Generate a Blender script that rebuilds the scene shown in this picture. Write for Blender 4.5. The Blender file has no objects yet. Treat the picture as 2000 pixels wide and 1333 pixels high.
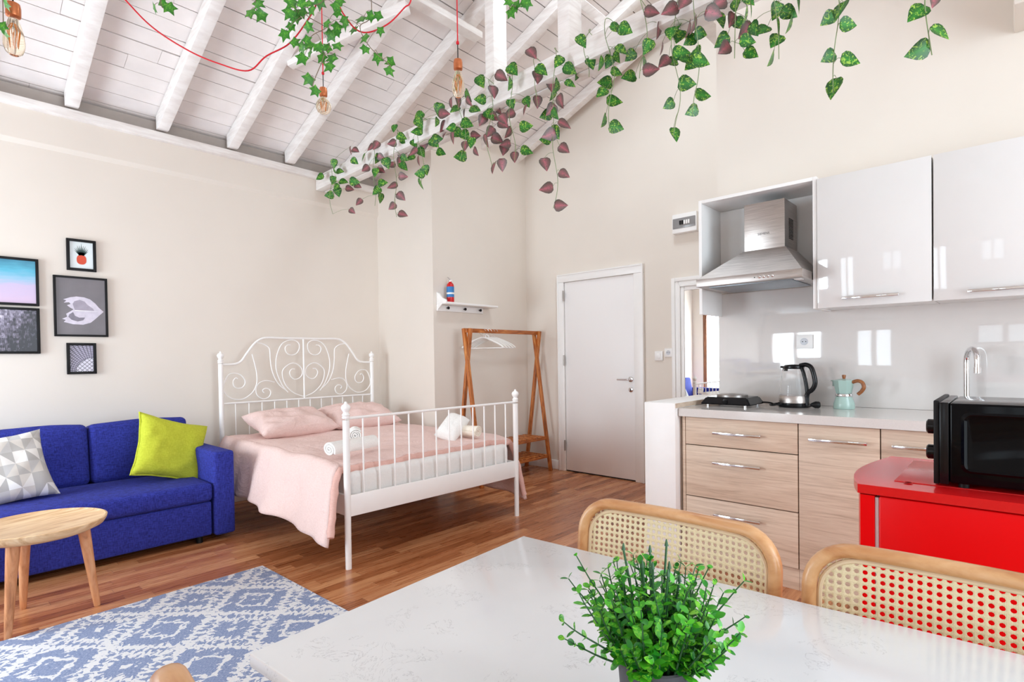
import bpy, bmesh, math, random, json
from mathutils import Vector, Matrix, Euler, noise

# ------------------------------------------------------------------ scene, camera, world, light
S = bpy.context.scene
C = S.collection
S.view_settings.view_transform = 'Standard'
S.view_settings.look = 'None'
S.view_settings.gamma = 1.0
S.view_settings.use_curve_mapping = False
S.view_settings.exposure = -0.15
S.cycles.max_bounces = 14
S.cycles.diffuse_bounces = 7
S.cycles.glossy_bounces = 5
S.cycles.transmission_bounces = 10
S.cycles.sample_clamp_indirect = 6.0
S.cycles.caustics_reflective = False
S.cycles.caustics_refractive = False

CAMH = 1.2
YAW, PITCH, ROLL = math.radians(42.5235), math.radians(0.8362), math.radians(-0.8139)
def cam_matrix():
    cy, sy = math.cos(YAW), math.sin(YAW)
    M0 = Matrix(((sy, -cy, 0), (0, 0, -1), (cy, sy, 0)))
    cp, sp = math.cos(PITCH), math.sin(PITCH)
    cr, sr = math.cos(ROLL), math.sin(ROLL)
    M1 = Matrix(((1, 0, 0), (0, cp, -sp), (0, sp, cp)))
    M2 = Matrix(((cr, -sr, 0), (sr, cr, 0), (0, 0, 1)))
    M = M2 @ M1 @ M0
    r = M.row
    return Matrix((r[0], -r[1], -r[2])).transposed()
cam = bpy.data.cameras.new('camera')
cam.sensor_width = 36.0
cam.lens = 36.0 * 1076.61 / 2000.0
cam.shift_y = 50.37 / 2000.0
cam.clip_start = 0.02
co = bpy.data.objects.new('camera', cam)
C.objects.link(co)
co.matrix_world = Matrix.Translation((0, 0, CAMH)) @ cam_matrix().to_4x4()
S.camera = co

W = bpy.data.worlds.new('World')
S.world = W
W.use_nodes = True
W.node_tree.nodes['Background'].inputs[0].default_value = (0.85, 0.94, 1.0, 1)
W.node_tree.nodes['Background'].inputs[1].default_value = 1.5

def area(name, loc, rot, sx, sy, power, col=(1, 1, 1)):
    l = bpy.data.lights.new(name, 'AREA')
    l.shape = 'RECTANGLE'; l.size = sx; l.size_y = sy; l.energy = power; l.color = col
    o = bpy.data.objects.new(name, l); C.objects.link(o)
    o.location = loc; o.rotation_euler = rot
    return o
# daylight through the west windows, plus fill through added south ones (west wall X=-1.6, south wall Y=-2.2)
HPI = math.pi / 2
WEST = [(3.45, 4.75, 0.05, 2.1), (2.1, 2.85, 0.3, 2.05), (0.03, 0.9, 1.25, 2.05)]
SOUTH_FILL = [(-1.2, 0.9, 0.3, 2.9), (1.0, 2.5, 0.6, 3.1)]
DAY = (0.78, 0.91, 1.0)
for (a, b, z0, z1), pw in zip(WEST, (78, 20, 5)):
    area('daylight_and_fill', (-1.68, (a + b) / 2, (z0 + z1) / 2), (0, -HPI, 0), z1 - z0, b - a, pw * (b - a) * (z1 - z0), DAY)
for (a, b, z0, z1), pw in zip(SOUTH_FILL, (12, 34)):
    area('daylight_and_fill', ((a + b) / 2, -2.28, (z0 + z1) / 2), (HPI, 0, 0), b - a, z1 - z0, pw * (b - a) * (z1 - z0), DAY)

# daylight lamp added near the ridge, unseen, to brighten the door wall
FILL_SKYL = (2.95, 3.75, 1.70, 2.20)
area('daylight_and_fill', (3.35, 1.95, 4.22), (0.08, -0.35, 0), .7, .42, 34, DAY)

# ------------------------------------------------------------------ materials
def lin(h):
    h = h.lstrip('#')
    v = [int(h[i:i + 2], 16) / 255 for i in (0, 2, 4)]
    return tuple([c / 12.92 if c <= .04045 else ((c + .055) / 1.055) ** 2.4 for c in v] + [1.0])
class Mat:
    def __init__(s, name, col='#cccccc', rough=.5, metal=0.0, **kw):
        s.m = bpy.data.materials.new(name); s.m.use_nodes = True
        s.t = s.m.node_tree; s.b = s.t.nodes['Principled BSDF']
        s.b.inputs['Base Color'].default_value = lin(col) if isinstance(col, str) else col
        s.b.inputs['Roughness'].default_value = rough
        s.b.inputs['Metallic'].default_value = metal
        for k, v in kw.items():
            s.b.inputs[k.replace('_', ' ')].default_value = v
        s._tc = None
    def n(s, typ, **kw):
        nd = s.t.nodes.new(typ)
        for k, v in kw.items(): setattr(nd, k, v)
        return nd
    def l(s, a, b): s.t.links.new(a, b)
    def tc(s, out='Object'):
        if s._tc is None: s._tc = s.n('ShaderNodeTexCoord')
        return s._tc.outputs[out]
    def mapping(s, scale=(1, 1, 1), rot=(0, 0, 0), loc=(0, 0, 0), src=None):
        m = s.n('ShaderNodeMapping'); s.l(src or s.tc(), m.inputs[0])
        m.inputs['Scale'].default_value = scale; m.inputs['Rotation'].default_value = rot; m.inputs['Location'].default_value = loc
        return m.outputs[0]
    def noise(s, vec, scale=5, detail=3, rough=.5, dist=0.0):
        n = s.n('ShaderNodeTexNoise'); s.l(vec, n.inputs['Vector'])
        n.inputs['Scale'].default_value = scale; n.inputs['Detail'].default_value = detail
        n.inputs['Roughness'].default_value = rough; n.inputs['Distortion'].default_value = dist
        return n.outputs[0]
    def ramp(s, fac, stops, interp='LINEAR'):
        r = s.n('ShaderNodeValToRGB'); s.l(fac, r.inputs[0]); r.color_ramp.interpolation = interp
        e = r.color_ramp.elements
        while len(e) < len(stops): e.new(.5)
        for i, (p, c) in enumerate(stops):
            e[i].position = p; e[i].color = lin(c) if isinstance(c, str) else c
        return r.outputs[0]
    def mix(s, fac, a, b, mode='MIX'):
        m = s.n('ShaderNodeMix'); m.data_type = 'RGBA'; m.blend_type = mode
        for sock, v in ((m.inputs[0], fac), (m.inputs[6], a), (m.inputs[7], b)):
            if isinstance(v, bpy.types.NodeSocket): s.l(v, sock)
            elif isinstance(v, str): sock.default_value = lin(v)
            else: sock.default_value = v
        return m.outputs[2]
    def math(s, op, a, b=None, c=None):
        m = s.n('ShaderNodeMath'); m.operation = op
        for i, v in enumerate((a, b, c)):
            if v is None: continue
            if isinstance(v, bpy.types.NodeSocket): s.l(v, m.inputs[i])
            else: m.inputs[i].default_value = v
        return m.outputs[0]
    def sep(s, vec):
        x = s.n('ShaderNodeSeparateXYZ'); s.l(vec, x.inputs[0]); return x.outputs
    def comb(s, x, y, z=0.0):
        c = s.n('ShaderNodeCombineXYZ')
        for i, v in enumerate((x, y, z)):
            if isinstance(v, bpy.types.NodeSocket): s.l(v, c.inputs[i])
            else: c.inputs[i].default_value = v
        return c.outputs[0]
    def white(s, vec):
        w = s.n('ShaderNodeTexWhiteNoise'); w.noise_dimensions = '3D'; s.l(vec, w.inputs['Vector']); return w.outputs[0]
    def color(s, c): s.l(c, s.b.inputs['Base Color']); return s
    def rough(s, c): s.l(c, s.b.inputs['Roughness']); return s
    def bump(s, h, strength=.3, dist=.002):
        b = s.n('ShaderNodeBump'); s.l(h, b.inputs['Height'])
        b.inputs['Strength'].default_value = strength; b.inputs['Distance'].default_value = dist
        s.l(b.outputs[0], s.b.inputs['Normal']); return s

def plain(name, col, rough=.5, metal=0., vary=.04, scale=12, **kw):
    m = Mat(name, col, rough, metal, **kw)
    n = m.noise(m.tc(), scale, 3)
    c = lin(col); lo = tuple(max(0, x * (1 - vary)) for x in c[:3]) + (1,); hi = tuple(min(1, x * (1 + vary)) for x in c[:3]) + (1,)
    m.color(m.ramp(n, [(.3, lo), (.7, hi)]))
    return m
MT = {}
MT['wall'] = plain('wall_paint', '#e3dad0', .85, vary=.012, scale=3); MT['wall'].bump(MT['wall'].noise(MT['wall'].tc(), 90, 2), .08, .001)
MT['ceil'] = plain('white_boards', '#e9e2df', .6, vary=.05, scale=6)
MT['beam'] = Mat('white_timber', '#efeae7', .5)
m = MT['beam']; g = m.noise(m.mapping((2, 2, 14)), 3, 4, .6); m.color(m.ramp(g, [(.3, '#e2dad6'), (.6, '#f2eeeb')])); m.bump(g, .2, .002)
MT['gap'] = plain('dark_gap', '#241e1c', .9)
MT['white'] = plain('white_lacquer', '#f1efed', .35, vary=.01)
MT['gloss'] = plain('gloss_white', '#dddad8', .06, vary=.006, Coat_Weight=.2, Coat_Roughness=.03)
MT['doorw'] = Mat('door_white', '#f0edec', .45); m = MT['doorw']; m.bump(m.noise(m.mapping((60, 60, 4)), 3, 3), .08, .001)
MT['wmetal'] = plain('white_metal', '#f4f2f0', .32, vary=.01)
MT['wpanel'] = plain('white_fibreboard', '#f2f0ee', .45, vary=.012)
MT['splash'] = plain('backsplash_gloss', '#dad5d2', .05, vary=.01, Coat_Weight=.6, Coat_Roughness=.02)
MT['counter'] = plain('counter_gloss', '#d9d5d1', .10, vary=.02, scale=150)
MT['steel'] = Mat('brushed_steel', '#b9b2ae', .36, 1.0); m = MT['steel']; g = m.noise(m.mapping((1, 2, 120)), 4, 3); m.color(m.ramp(g, [(.3, '#a39b97'), (.7, '#c8c1bd')]))
MT['chrome'] = plain('chrome', '#e4e4e6', .08, 1.0, vary=.01)
MT['hinge'] = plain('satin_metal', '#a9a39d', .35, .9)
MT['black'] = plain('black_plastic', '#0c0c0f', .22, Specular_IOR_Level=.3)
MT['blackg'] = plain('black_enamel', '#070709', .12, Specular_IOR_Level=.12)
MT['blackm'] = plain('black_matte', '#100f11', .5, Specular_IOR_Level=.25)
MT['red'] = plain('red_gloss', '#e4040b', .3, vary=.01, Specular_IOR_Level=.15)
MT['redtop'] = plain('red_top', '#d2161a', .2, vary=.02, scale=90, Specular_IOR_Level=.4)
MT['cord'] = plain('red_fabric_cord', '#cf1426', .7)
MT['copper'] = plain('copper', '#d08055', .3, .85, vary=.12, scale=60)
MT['seal'] = plain('grey_seal', '#cfd2d8', .5)
MT['mirror'] = Mat('mirror_glass', '#f4f6f5', .01, 1.0)
def glassm(name, col, rough=0.0, ior=1.45):
    m = Mat(name, col, rough); m.b.inputs['Transmission Weight'].default_value = 1.0; m.b.inputs['IOR'].default_value = ior
    return m
MT['glass'] = glassm('clear_glass', '#ffffff', 0, 1.2)
MT['amber'] = glassm('amber_bulb_glass', '#fdf0da', 0, 1.25)
MT['filament'] = Mat('glowing_filament', '#ffb060', .4); MT['filament'].b.inputs['Emission Color'].default_value = lin('#ff9a3c'); MT['filament'].b.inputs['Emission Strength'].default_value = .45

# wood floor: strips run along X
m = Mat('wood_floor', '#8a5030', .33); MT['floor'] = m
x, y, z = m.sep(m.tc())
row = m.math('FLOOR', m.math('DIVIDE', y, .066))
off = m.white(m.comb(row, 7.3))
xx = m.math('ADD', m.math('DIVIDE', x, .62), m.math('MULTIPLY', off, 9.0))
colu = m.math('FLOOR', xx)
rnd = m.white(m.comb(row, colu, 3.0))
grain = m.noise(m.comb(m.math('MULTIPLY', x, 2.2), m.math('MULTIPLY', y, 42.0), m.math('MULTIPLY', rnd, 30.0)), 1.6, 5, .6, .4)
fine = m.noise(m.comb(m.math('MULTIPLY', x, 9.0), m.math('MULTIPLY', y, 160.0)), 1.0, 3)
f = m.math('ADD', m.math('MULTIPLY', rnd, .32), m.math('ADD', m.math('MULTIPLY', grain, .62), m.math('MULTIPLY', fine, .22)))
c = m.ramp(f, [(.22, '#54290f'), (.42, '#8a4d29'), (.58, '#ac6a42'), (.8, '#cf9568')])
fy = m.math('FRACT', m.math('DIVIDE', y, .066)); fx = m.math('FRACT', xx)
e = m.math('MAXIMUM', m.math('LESS_THAN', fy, .022), m.math('LESS_THAN', fx, .0035))
m.color(m.mix(m.math('MULTIPLY', e, .45), c, '#3a1c0e'))
m.rough(m.math('ADD', m.math('MULTIPLY', grain, .18), .2)); m.bump(grain, .08, .001)

# light oak-effect cabinet fronts: grain along Y
m = Mat('oak_laminate', '#d2baa4', .5); MT['oak'] = m
x, y, z = m.sep(m.tc())
g1 = m.noise(m.comb(m.math('MULTIPLY', y, 1.6), m.math('MULTIPLY', z, 30.0), x), 1.5, 5, .6, 1.2)
g2 = m.noise(m.comb(m.math('MULTIPLY', y, 14.0), m.math('MULTIPLY', z, 220.0), x), 1.0, 2)
f = m.math('ADD', m.math('MULTIPLY', g1, .8), m.math('MULTIPLY', g2, .25))
m.color(m.ramp(f, [(.3, '#b59b86'), (.52, '#d3bca6'), (.75, '#e2cfbb')])); m.bump(g2, .1, .0005)

def wood(name, lo, mid, hi, sc=(3, 3, 30), rough=.4):
    m = Mat(name, mid, rough)
    g = m.noise(m.mapping(sc), 2.2, 5, .6, .8)
    m.color(m.ramp(g, [(.3, lo), (.5, mid), (.7, hi)])); m.bump(g, .08, .0006)
    return m
MT['rackw'] = wood('acacia_wood', '#7a3f17', '#b8692f', '#d6904e', (14, 14, 2.5))
MT['rackwh'] = wood('acacia_wood_rails', '#7a3f17', '#b06129', '#d08a4a', (2.5, 14, 14))
MT['tablew'] = wood('light_walnut', '#b98a5c', '#deb88c', '#efd2aa', (2, 16, 6))
MT['legw'] = wood('leg_wood', '#9a5f3a', '#c98a5e', '#dba57c', (14, 14, 2))
MT['bent'] = wood('bentwood', '#b87d4e', '#cf9c6c', '#dcb084', (8, 3, 8), .3)
MT['shelfw'] = MT['white']
MT['brown'] = wood('brown_window_timber', '#5f351d', '#8a5330', '#a2683f', (10, 10, 2))
MT['hangw'] = plain('white_hanger', '#eceae6', .4)
MT['rawedge'] = wood('raw_board_edge', '#b39a84', '#cbb6a2', '#d8c6b4', (4, 14, 14))
MT['handlew'] = wood('walnut_handle', '#6d3a1a', '#8e5327', '#a3683a', (20, 20, 20))

# white quartz table
m = Mat('white_quartz', '#e4e5e6', .12); MT['quartz'] = m
n1 = m.noise(m.mapping((1, 1, 1)), 3, 4)
v = m.noise(m.tc(), 16, 6, .65, 2.5)
vein = m.math('MULTIPLY', m.math('LESS_THAN', m.math('ABSOLUTE', m.math('SUBTRACT', v, .5)), .007), m.math('GREATER_THAN', m.noise(m.tc(), 9, 2), .56))
cc = m.mix(m.math('MULTIPLY', vein, .38), m.ramp(n1, [(.3, '#dcdee1'), (.7, '#e6e8ea')]), '#86868c')
m.color(cc)
# cane
m = Mat('cane_weave', '#faf0d0', .55); MT['cane'] = m
x, y, z = m.sep(m.tc())
d1 = m.math('SINE', m.math('MULTIPLY', m.math('ADD', y, z), 1500.0)); d2 = m.math('SINE', m.math('MULTIPLY', m.math('SUBTRACT', y, z), 1500.0))
m.color(m.ramp(m.math('MULTIPLY', d1, d2), [(0.0, '#eadbb0'), (.6, '#fcf4d8')])); m.bump(m.math('MULTIPLY', d1, d2), .4, .001)
MT['spline'] = plain('cane_border', '#e3cfae', .5)

def fabric(name, lo, hi, sc=130, st=.35, rough=.9, big=.0):
    m = Mat(name, hi, rough)
    x, y, z = m.sep(m.tc())
    a = m.noise(m.mapping((1.0, 1.0, .18)), sc, 2); b = m.noise(m.mapping((.18, .18, 1.0)), sc, 2)
    f = m.math('MULTIPLY', m.math('ADD', a, b), .5)
    m.color(m.ramp(f, [(.36, lo), (.64, hi)])); m.bump(f, st, .0015)
    return m
MT['sofa'] = fabric('royal_blue_fabric', '#151a6c', '#2c38a2', 210, .6)
MT['lime'] = fabric('lime_linen', '#b3ba2a', '#c9cf3e', 240, .3)
MT['pink'] = fabric('pale_pink_cotton', '#e3c4bd', '#ecd2cc', 300, .12)
m = MT['pink']; wr = m.noise(m.mapping((1, 1, 1)), 7, 5, .6, .8); m.bump(wr, .8, .02)
MT['pinkd'] = fabric('pink_lining', '#d9ab9f', '#e3bab0', 300, .15)
MT['sheet'] = fabric('white_sheet', '#e2e0dd', '#e9e7e4', 300, .12)
MT['towel'] = fabric('white_terry', '#e9e7e3', '#f8f6f3', 500, .8)
MT['towelc'] = fabric('cream_terry', '#eadfcf', '#f6eee0', 500, .8)
# geometric cushion
m = Mat('triangle_print', '#cccccc', .85); MT['geo'] = m
x, y, z = m.sep(m.tc())
u = m.math('DIVIDE', x, .115); w = m.math('DIVIDE', z, .075)
w2 = m.math('MULTIPLY', w, 1.0); u2 = m.math('ADD', u, m.math('MULTIPLY', m.math('FLOOR', w2), .5))
fu = m.math('FRACT', u2); fw = m.math('FRACT', w2)
tri = m.math('LESS_THAN', m.math('ABSOLUTE', m.math('SUBTRACT', m.math('MULTIPLY', fu, 2.0), 1.0)), fw)
half = m.math('LESS_THAN', fu, .5)
rv = m.white(m.comb(m.math('ADD', m.math('FLOOR', u2), m.math('MULTIPLY', half, .37)), m.math('FLOOR', w2), m.math('ADD', tri, 2.0)))
m.color(m.ramp(rv, [(0.0, '#b6b3b0'), (.3, '#d3cdc6'), (.5, '#e6e3df'), (.72, '#c3c1c0'), (.88, '#efeeec')], 'CONSTANT'))
m.bump(m.noise(m.tc(), 300, 2), .2, .001)
# rug
m = Mat('ikat_rug', '#9fb2d8', .95); MT['rug'] = m
x, y, z = m.sep(m.tc())
jx = m.noise(m.tc(), 34, 2); jy = m.noise(m.mapping(loc=(5, 9, 0)), 34, 2)
u = m.math('ADD', m.math('DIVIDE', x, .40), m.math('MULTIPLY', jx, .16)); w = m.math('ADD', m.math('DIVIDE', y, .46), m.math('MULTIPLY', jy, .16))
a = m.math('ABSOLUTE', m.math('SUBTRACT', m.math('FRACT', u), .5)); b = m.math('ABSOLUTE', m.math('SUBTRACT', m.math('FRACT', w), .5))
s_ = m.math('ADD', a, b); d_ = m.math('ABSOLUTE', m.math('SUBTRACT', a, b))
teeth = m.math('MULTIPLY', m.math('ABSOLUTE', m.math('SUBTRACT', m.math('FRACT', m.math('MULTIPLY', m.math('SUBTRACT', a, b), 9.0)), .5)), .16)
l1 = m.math('LESS_THAN', m.math('ABSOLUTE', m.math('SUBTRACT', m.math('ADD', s_, teeth), .54)), .058)
l2 = m.math('LESS_THAN', m.math('ABSOLUTE', m.math('SUBTRACT', m.math('ADD', s_, m.math('MULTIPLY', teeth, -1.4)), .25)), .05)
l3 = m.math('LESS_THAN', m.math('ABSOLUTE', m.math('SUBTRACT', s_, .78)), .03)
l4 = m.math('MULTIPLY', m.math('LESS_THAN', m.math('MINIMUM', a, b), .022), m.math('GREATER_THAN', s_, .3))
l5 = m.math('LESS_THAN', s_, .06)
pat = m.math('MINIMUM', m.math('ADD', m.math('ADD', m.math('ADD', l1, l2), m.math('ADD', l3, l4)), l5), 1.0)
wear = m.noise(m.mapping((1, 2.2, 1)), 12, 5, .65)
wv = m.noise(m.mapping((1, 5, 1)), 110, 2, .7)
bl = m.ramp(wv, [(.34, '#62769f'), (.5, '#8393b8'), (.68, '#bcc3d6')])
base = m.mix(m.math('GREATER_THAN', wear, .60), bl, '#e4e4e6')
wh = m.ramp(wv, [(.35, '#cfd6e4'), (.6, '#eeebe6')])
m.color(m.mix(pat, base, wh)); m.bump(wv, .5, .002)

def leafmat(name, c_in, c_out, c_vein):
    m = Mat(name, c_out, .4)
    at = m.n('ShaderNodeVertexColor'); at.layer_name = 'Col'
    r = m.math('POWER', m.sep(at.outputs[0])[0], .55)
    st = m.noise(m.mapping((1, 1, 1)), 70, 3, .6, 1.5)
    c = m.mix(r, c_in, c_out)
    m.color(m.mix(m.math('MULTIPLY', m.math('GREATER_THAN', st, .57), .8), c, c_vein))
    return m
MT['lg'] = leafmat('pothos_green', '#2f8a26', '#174d1b', '#a3c94c')
MT['lb'] = leafmat('pothos_burgundy', '#b8606e', '#464a40', '#6a5450')
MT['ivy'] = leafmat('ivy_green', '#4a9c2a', '#29701f', '#6bb036')
MT['stem'] = plain('vine_stem', '#7d8f62', .6)
MT['stemd'] = plain('vine_stem_brown', '#7b6a58', .6)
MT['box'] = leafmat('boxwood_leaf', '#4fb022', '#187a1c', '#86cf38')
MT['boxs'] = plain('boxwood_stem', '#2c5a34', .5)
MT['pot'] = plain('charcoal_pot', '#46464c', .55)
MT['soil'] = plain('soil', '#3c2a1e', .95, vary=.5, scale=90)

# ------------------------------------------------------------------ mesh building
class G:
    def __init__(s): s.bm = bmesh.new(); s.cl = None
    def _add(s, b, mtx=None):
        if mtx is not None: bmesh.ops.transform(b, matrix=mtx, verts=b.verts)
        me = bpy.data.meshes.new('t'); b.to_mesh(me); b.free(); s.bm.from_mesh(me); bpy.data.meshes.remove(me)
        return s
    def box(s, x0, x1, y0, y1, z0, z1, bev=0.0, seg=2, rot=None):
        b = bmesh.new(); bmesh.ops.create_cube(b, size=1)
        bmesh.ops.scale(b, vec=(abs(x1 - x0), abs(y1 - y0), abs(z1 - z0)), verts=b.verts)
        if bev > 0: bmesh.ops.bevel(b, geom=list(b.edges), offset=bev, segments=seg, profile=.5, affect='EDGES')
        mt = Matrix.Translation(((x0 + x1) / 2, (y0 + y1) / 2, (z0 + z1) / 2))
        if rot: mt = mt @ Euler(rot).to_matrix().to_4x4()
        return s._add(b, mt)
    def bar(s, p, q, w, h, bev=.003, up=(0, 0, 1)):
        p, q = Vector(p), Vector(q); d = q - p; L = d.length; d.normalize(); up = Vector(up)
        sd = d.cross(up)
        if sd.length < 1e-4: up = Vector((1, 0, 0)); sd = d.cross(up)
        sd.normalize(); u2 = sd.cross(d)
        b = bmesh.new(); bmesh.ops.create_cube(b, size=1); bmesh.ops.scale(b, vec=(L, w, h), verts=b.verts)
        if bev > 0: bmesh.ops.bevel(b, geom=list(b.edges), offset=bev, segments=2, profile=.5, affect='EDGES')
        R = Matrix((d, sd, u2)).transposed().to_4x4()
        return s._add(b, Matrix.Translation((p + q) / 2) @ R)
    def tube(s, pts, r, n=10, caps=True, closed=False, rs=None, flat=None):
        fl = Vector(flat) if flat else Vector((1, 1, 1))
        pts = [Vector(p) for p in pts]; N = len(pts); rings = []
        prev = None
        for i, p in enumerate(pts):
            if closed: t = pts[(i + 1) % N] - pts[i - 1]
            else: t = pts[min(i + 1, N - 1)] - pts[max(i - 1, 0)]
            if t.length < 1e-9: t = Vector((0, 0, 1))
            t.normalize()
            if prev is None:
                a = Vector((0, 0, 1)) if abs(t.z) < .9 else Vector((1, 0, 0)); nrm = t.cross(a).normalized()
            else:
                nrm = prev - t * prev.dot(t); nrm.normalize()
            prev = nrm; bn = t.cross(nrm); rr = rs[i] if rs else r
            rings.append([s.bm.verts.new(p + Vector([q * w for q, w in zip((nrm * math.cos(2 * math.pi * k / n) + bn * math.sin(2 * math.pi * k / n)) * rr, fl)])) for k in range(n)])
        for i in range(N if closed else N - 1):
            A, B = rings[i], rings[(i + 1) % N]
            for k in range(n): s.bm.faces.new((A[k], A[(k + 1) % n], B[(k + 1) % n], B[k]))
        if caps and not closed:
            s.bm.faces.new(rings[0][::-1]); s.bm.faces.new(rings[-1])
        return s
    def cyl(s, p, q, r0, r1=None, n=20): return s.tube([p, q], r0, n, rs=[r0, r1 if r1 is not None else r0])
    def lathe(s, prof, c=(0, 0, 0), n=24, mtx=None, capb=True, capt=True):
        b = bmesh.new(); rings = []
        for (r, z) in prof: rings.append([b.verts.new((max(r, 1e-5) * math.cos(2 * math.pi * k / n), max(r, 1e-5) * math.sin(2 * math.pi * k / n), z)) for k in range(n)])
        for A, B in zip(rings, rings[1:]):
            for k in range(n): b.faces.new((A[k], A[(k + 1) % n], B[(k + 1) % n], B[k]))
        if capb: b.faces.new(rings[0][::-1])
        if capt: b.faces.new(rings[-1])
        return s._add(b, Matrix.Translation(c) @ (mtx or Matrix()))
    def prism(s, poly, h, mtx=None, bev=0):
        b = bmesh.new(); A = [b.verts.new((x, y, 0)) for x, y in poly]; B = [b.verts.new((x, y, h)) for x, y in poly]
        n = len(A)
        b.faces.new(A[::-1]); b.faces.new(B)
        for k in range(n): b.faces.new((A[k], A[(k + 1) % n], B[(k + 1) % n], B[k]))
        bmesh.ops.recalc_face_normals(b, faces=b.faces)
        if bev: bmesh.ops.bevel(b, geom=list(b.edges), offset=bev, segments=2, profile=.5, affect='EDGES')
        return s._add(b, mtx)
    def grid(s, f, nu, nv, closeu=False):
        V = [[s.bm.verts.new(f(i / (nu - (0 if closeu else 1)), j / (nv - 1))) for i in range(nu)] for j in range(nv)]
        for j in range(nv - 1):
            for i in range(nu if closeu else nu - 1):
                s.bm.faces.new((V[j][i], V[j][(i + 1) % nu], V[j + 1][(i + 1) % nu], V[j + 1][i]))
        return s
    def build(s, name, mat, parent=None, ang=38, recalc=True, flat=False):
        me = bpy.data.meshes.new(name)
        if recalc: bmesh.ops.recalc_face_normals(s.bm, faces=s.bm.faces)
        for f in s.bm.faces: f.smooth = not flat
        a = math.radians(ang)
        for e in s.bm.edges:
            if len(e.link_faces) == 2 and e.calc_face_angle(0) > a: e.smooth = False
        s.bm.to_mesh(me); s.bm.free()
        me.materials.append(mat.m if isinstance(mat, Mat) else mat)
        o = bpy.data.objects.new(name, me); C.objects.link(o)
        if parent is not None: o.parent = parent
        return o
def tag(o, label=None, cat=None, group=None, kind=None):
    if label: o['label'] = label
    if cat: o['category'] = cat
    if group: o['group'] = group
    if kind: o['kind'] = kind
    return o
def thing(name, label, cat, loc=(0, 0, 0), rz=0.0, group=None):
    o = bpy.data.objects.new(name, None); C.objects.link(o); o.location = loc; o.rotation_euler = (0, 0, rz)
    o.empty_display_size = .05
    return tag(o, label, cat, group)
def struct(o, label, cat=None): return tag(o, label, cat, None, 'structure')
def dup(r, loc=None, rz=None, label=None, group=None, parent=None):
    c = r.copy(); C.objects.link(c)
    if parent is not None: c.parent = parent
    if loc is not None: c.location = loc
    if rz is not None: c.rotation_euler = (0, 0, rz)
    if label: c['label'] = label
    if group: c['group'] = group
    for ch in list(r.children): dup(ch, parent=c)
    return c
def cr(pts, n=8, closed=False):
    P = [Vector(p) for p in pts]; out = []; N = len(P)
    for i in range(N if closed else N - 1):
        g = lambda k: P[k % N] if closed else P[max(0, min(N - 1, k))]
        a, b, c, d = g(i - 1), g(i), g(i + 1), g(i + 2)
        for k in range(n):
            t = k / n
            out.append(.5 * ((2 * b) + (c - a) * t + (2 * a - 5 * b + 4 * c - d) * t * t + (3 * b - a - 3 * c + d) * t ** 3))
    if not closed: out.append(P[-1])
    return out
def pillow(g, w, d, h, pinch=.12, n=26, wr=.0, seed=0, mtx=None, edge=.0):
    """soft cushion: w along x, d along y, thickness h along z"""
    b = bmesh.new(); sides = []
    for sgn in (1, -1):
        V = []
        for j in range(n + 1):
            r = []
            for i in range(n + 1):
                u = 2 * i / n - 1; v = 2 * j / n - 1
                # edges bow inward between the corners
                x = u * (w / 2) * (1 - pinch * (1 - abs(v) ** 2) * abs(u) ** 3)
                y = v * (d / 2) * (1 - pinch * (1 - abs(u) ** 2) * abs(v) ** 3)
                t = max(0, (1 - u ** 4) * (1 - v ** 4)) ** .55
                z = sgn * (h / 2) * t
                if wr: z += wr * t * noise.noise(Vector((u * 3 + seed, v * 3, sgn * 4.0)))
                if wr: z += wr * .6 * (1 - t) * noise.noise(Vector((u * 8 + seed, v * 8, 2.0)))
                r.append(b.verts.new((x, y, z)))
            V.append(r)
        for j in range(n):
            for i in range(n):
                q = (V[j][i], V[j][i + 1], V[j + 1][i + 1], V[j + 1][i]); b.faces.new(q if sgn > 0 else q[::-1])
    bmesh.ops.remove_doubles(b, verts=b.verts, dist=.0006)
    return g._add(b, mtx)
def T(x, y, z, rx=0, ry=0, rz=0): return Matrix.Translation((x, y, z)) @ Euler((rx, ry, rz)).to_matrix().to_4x4()
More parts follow.
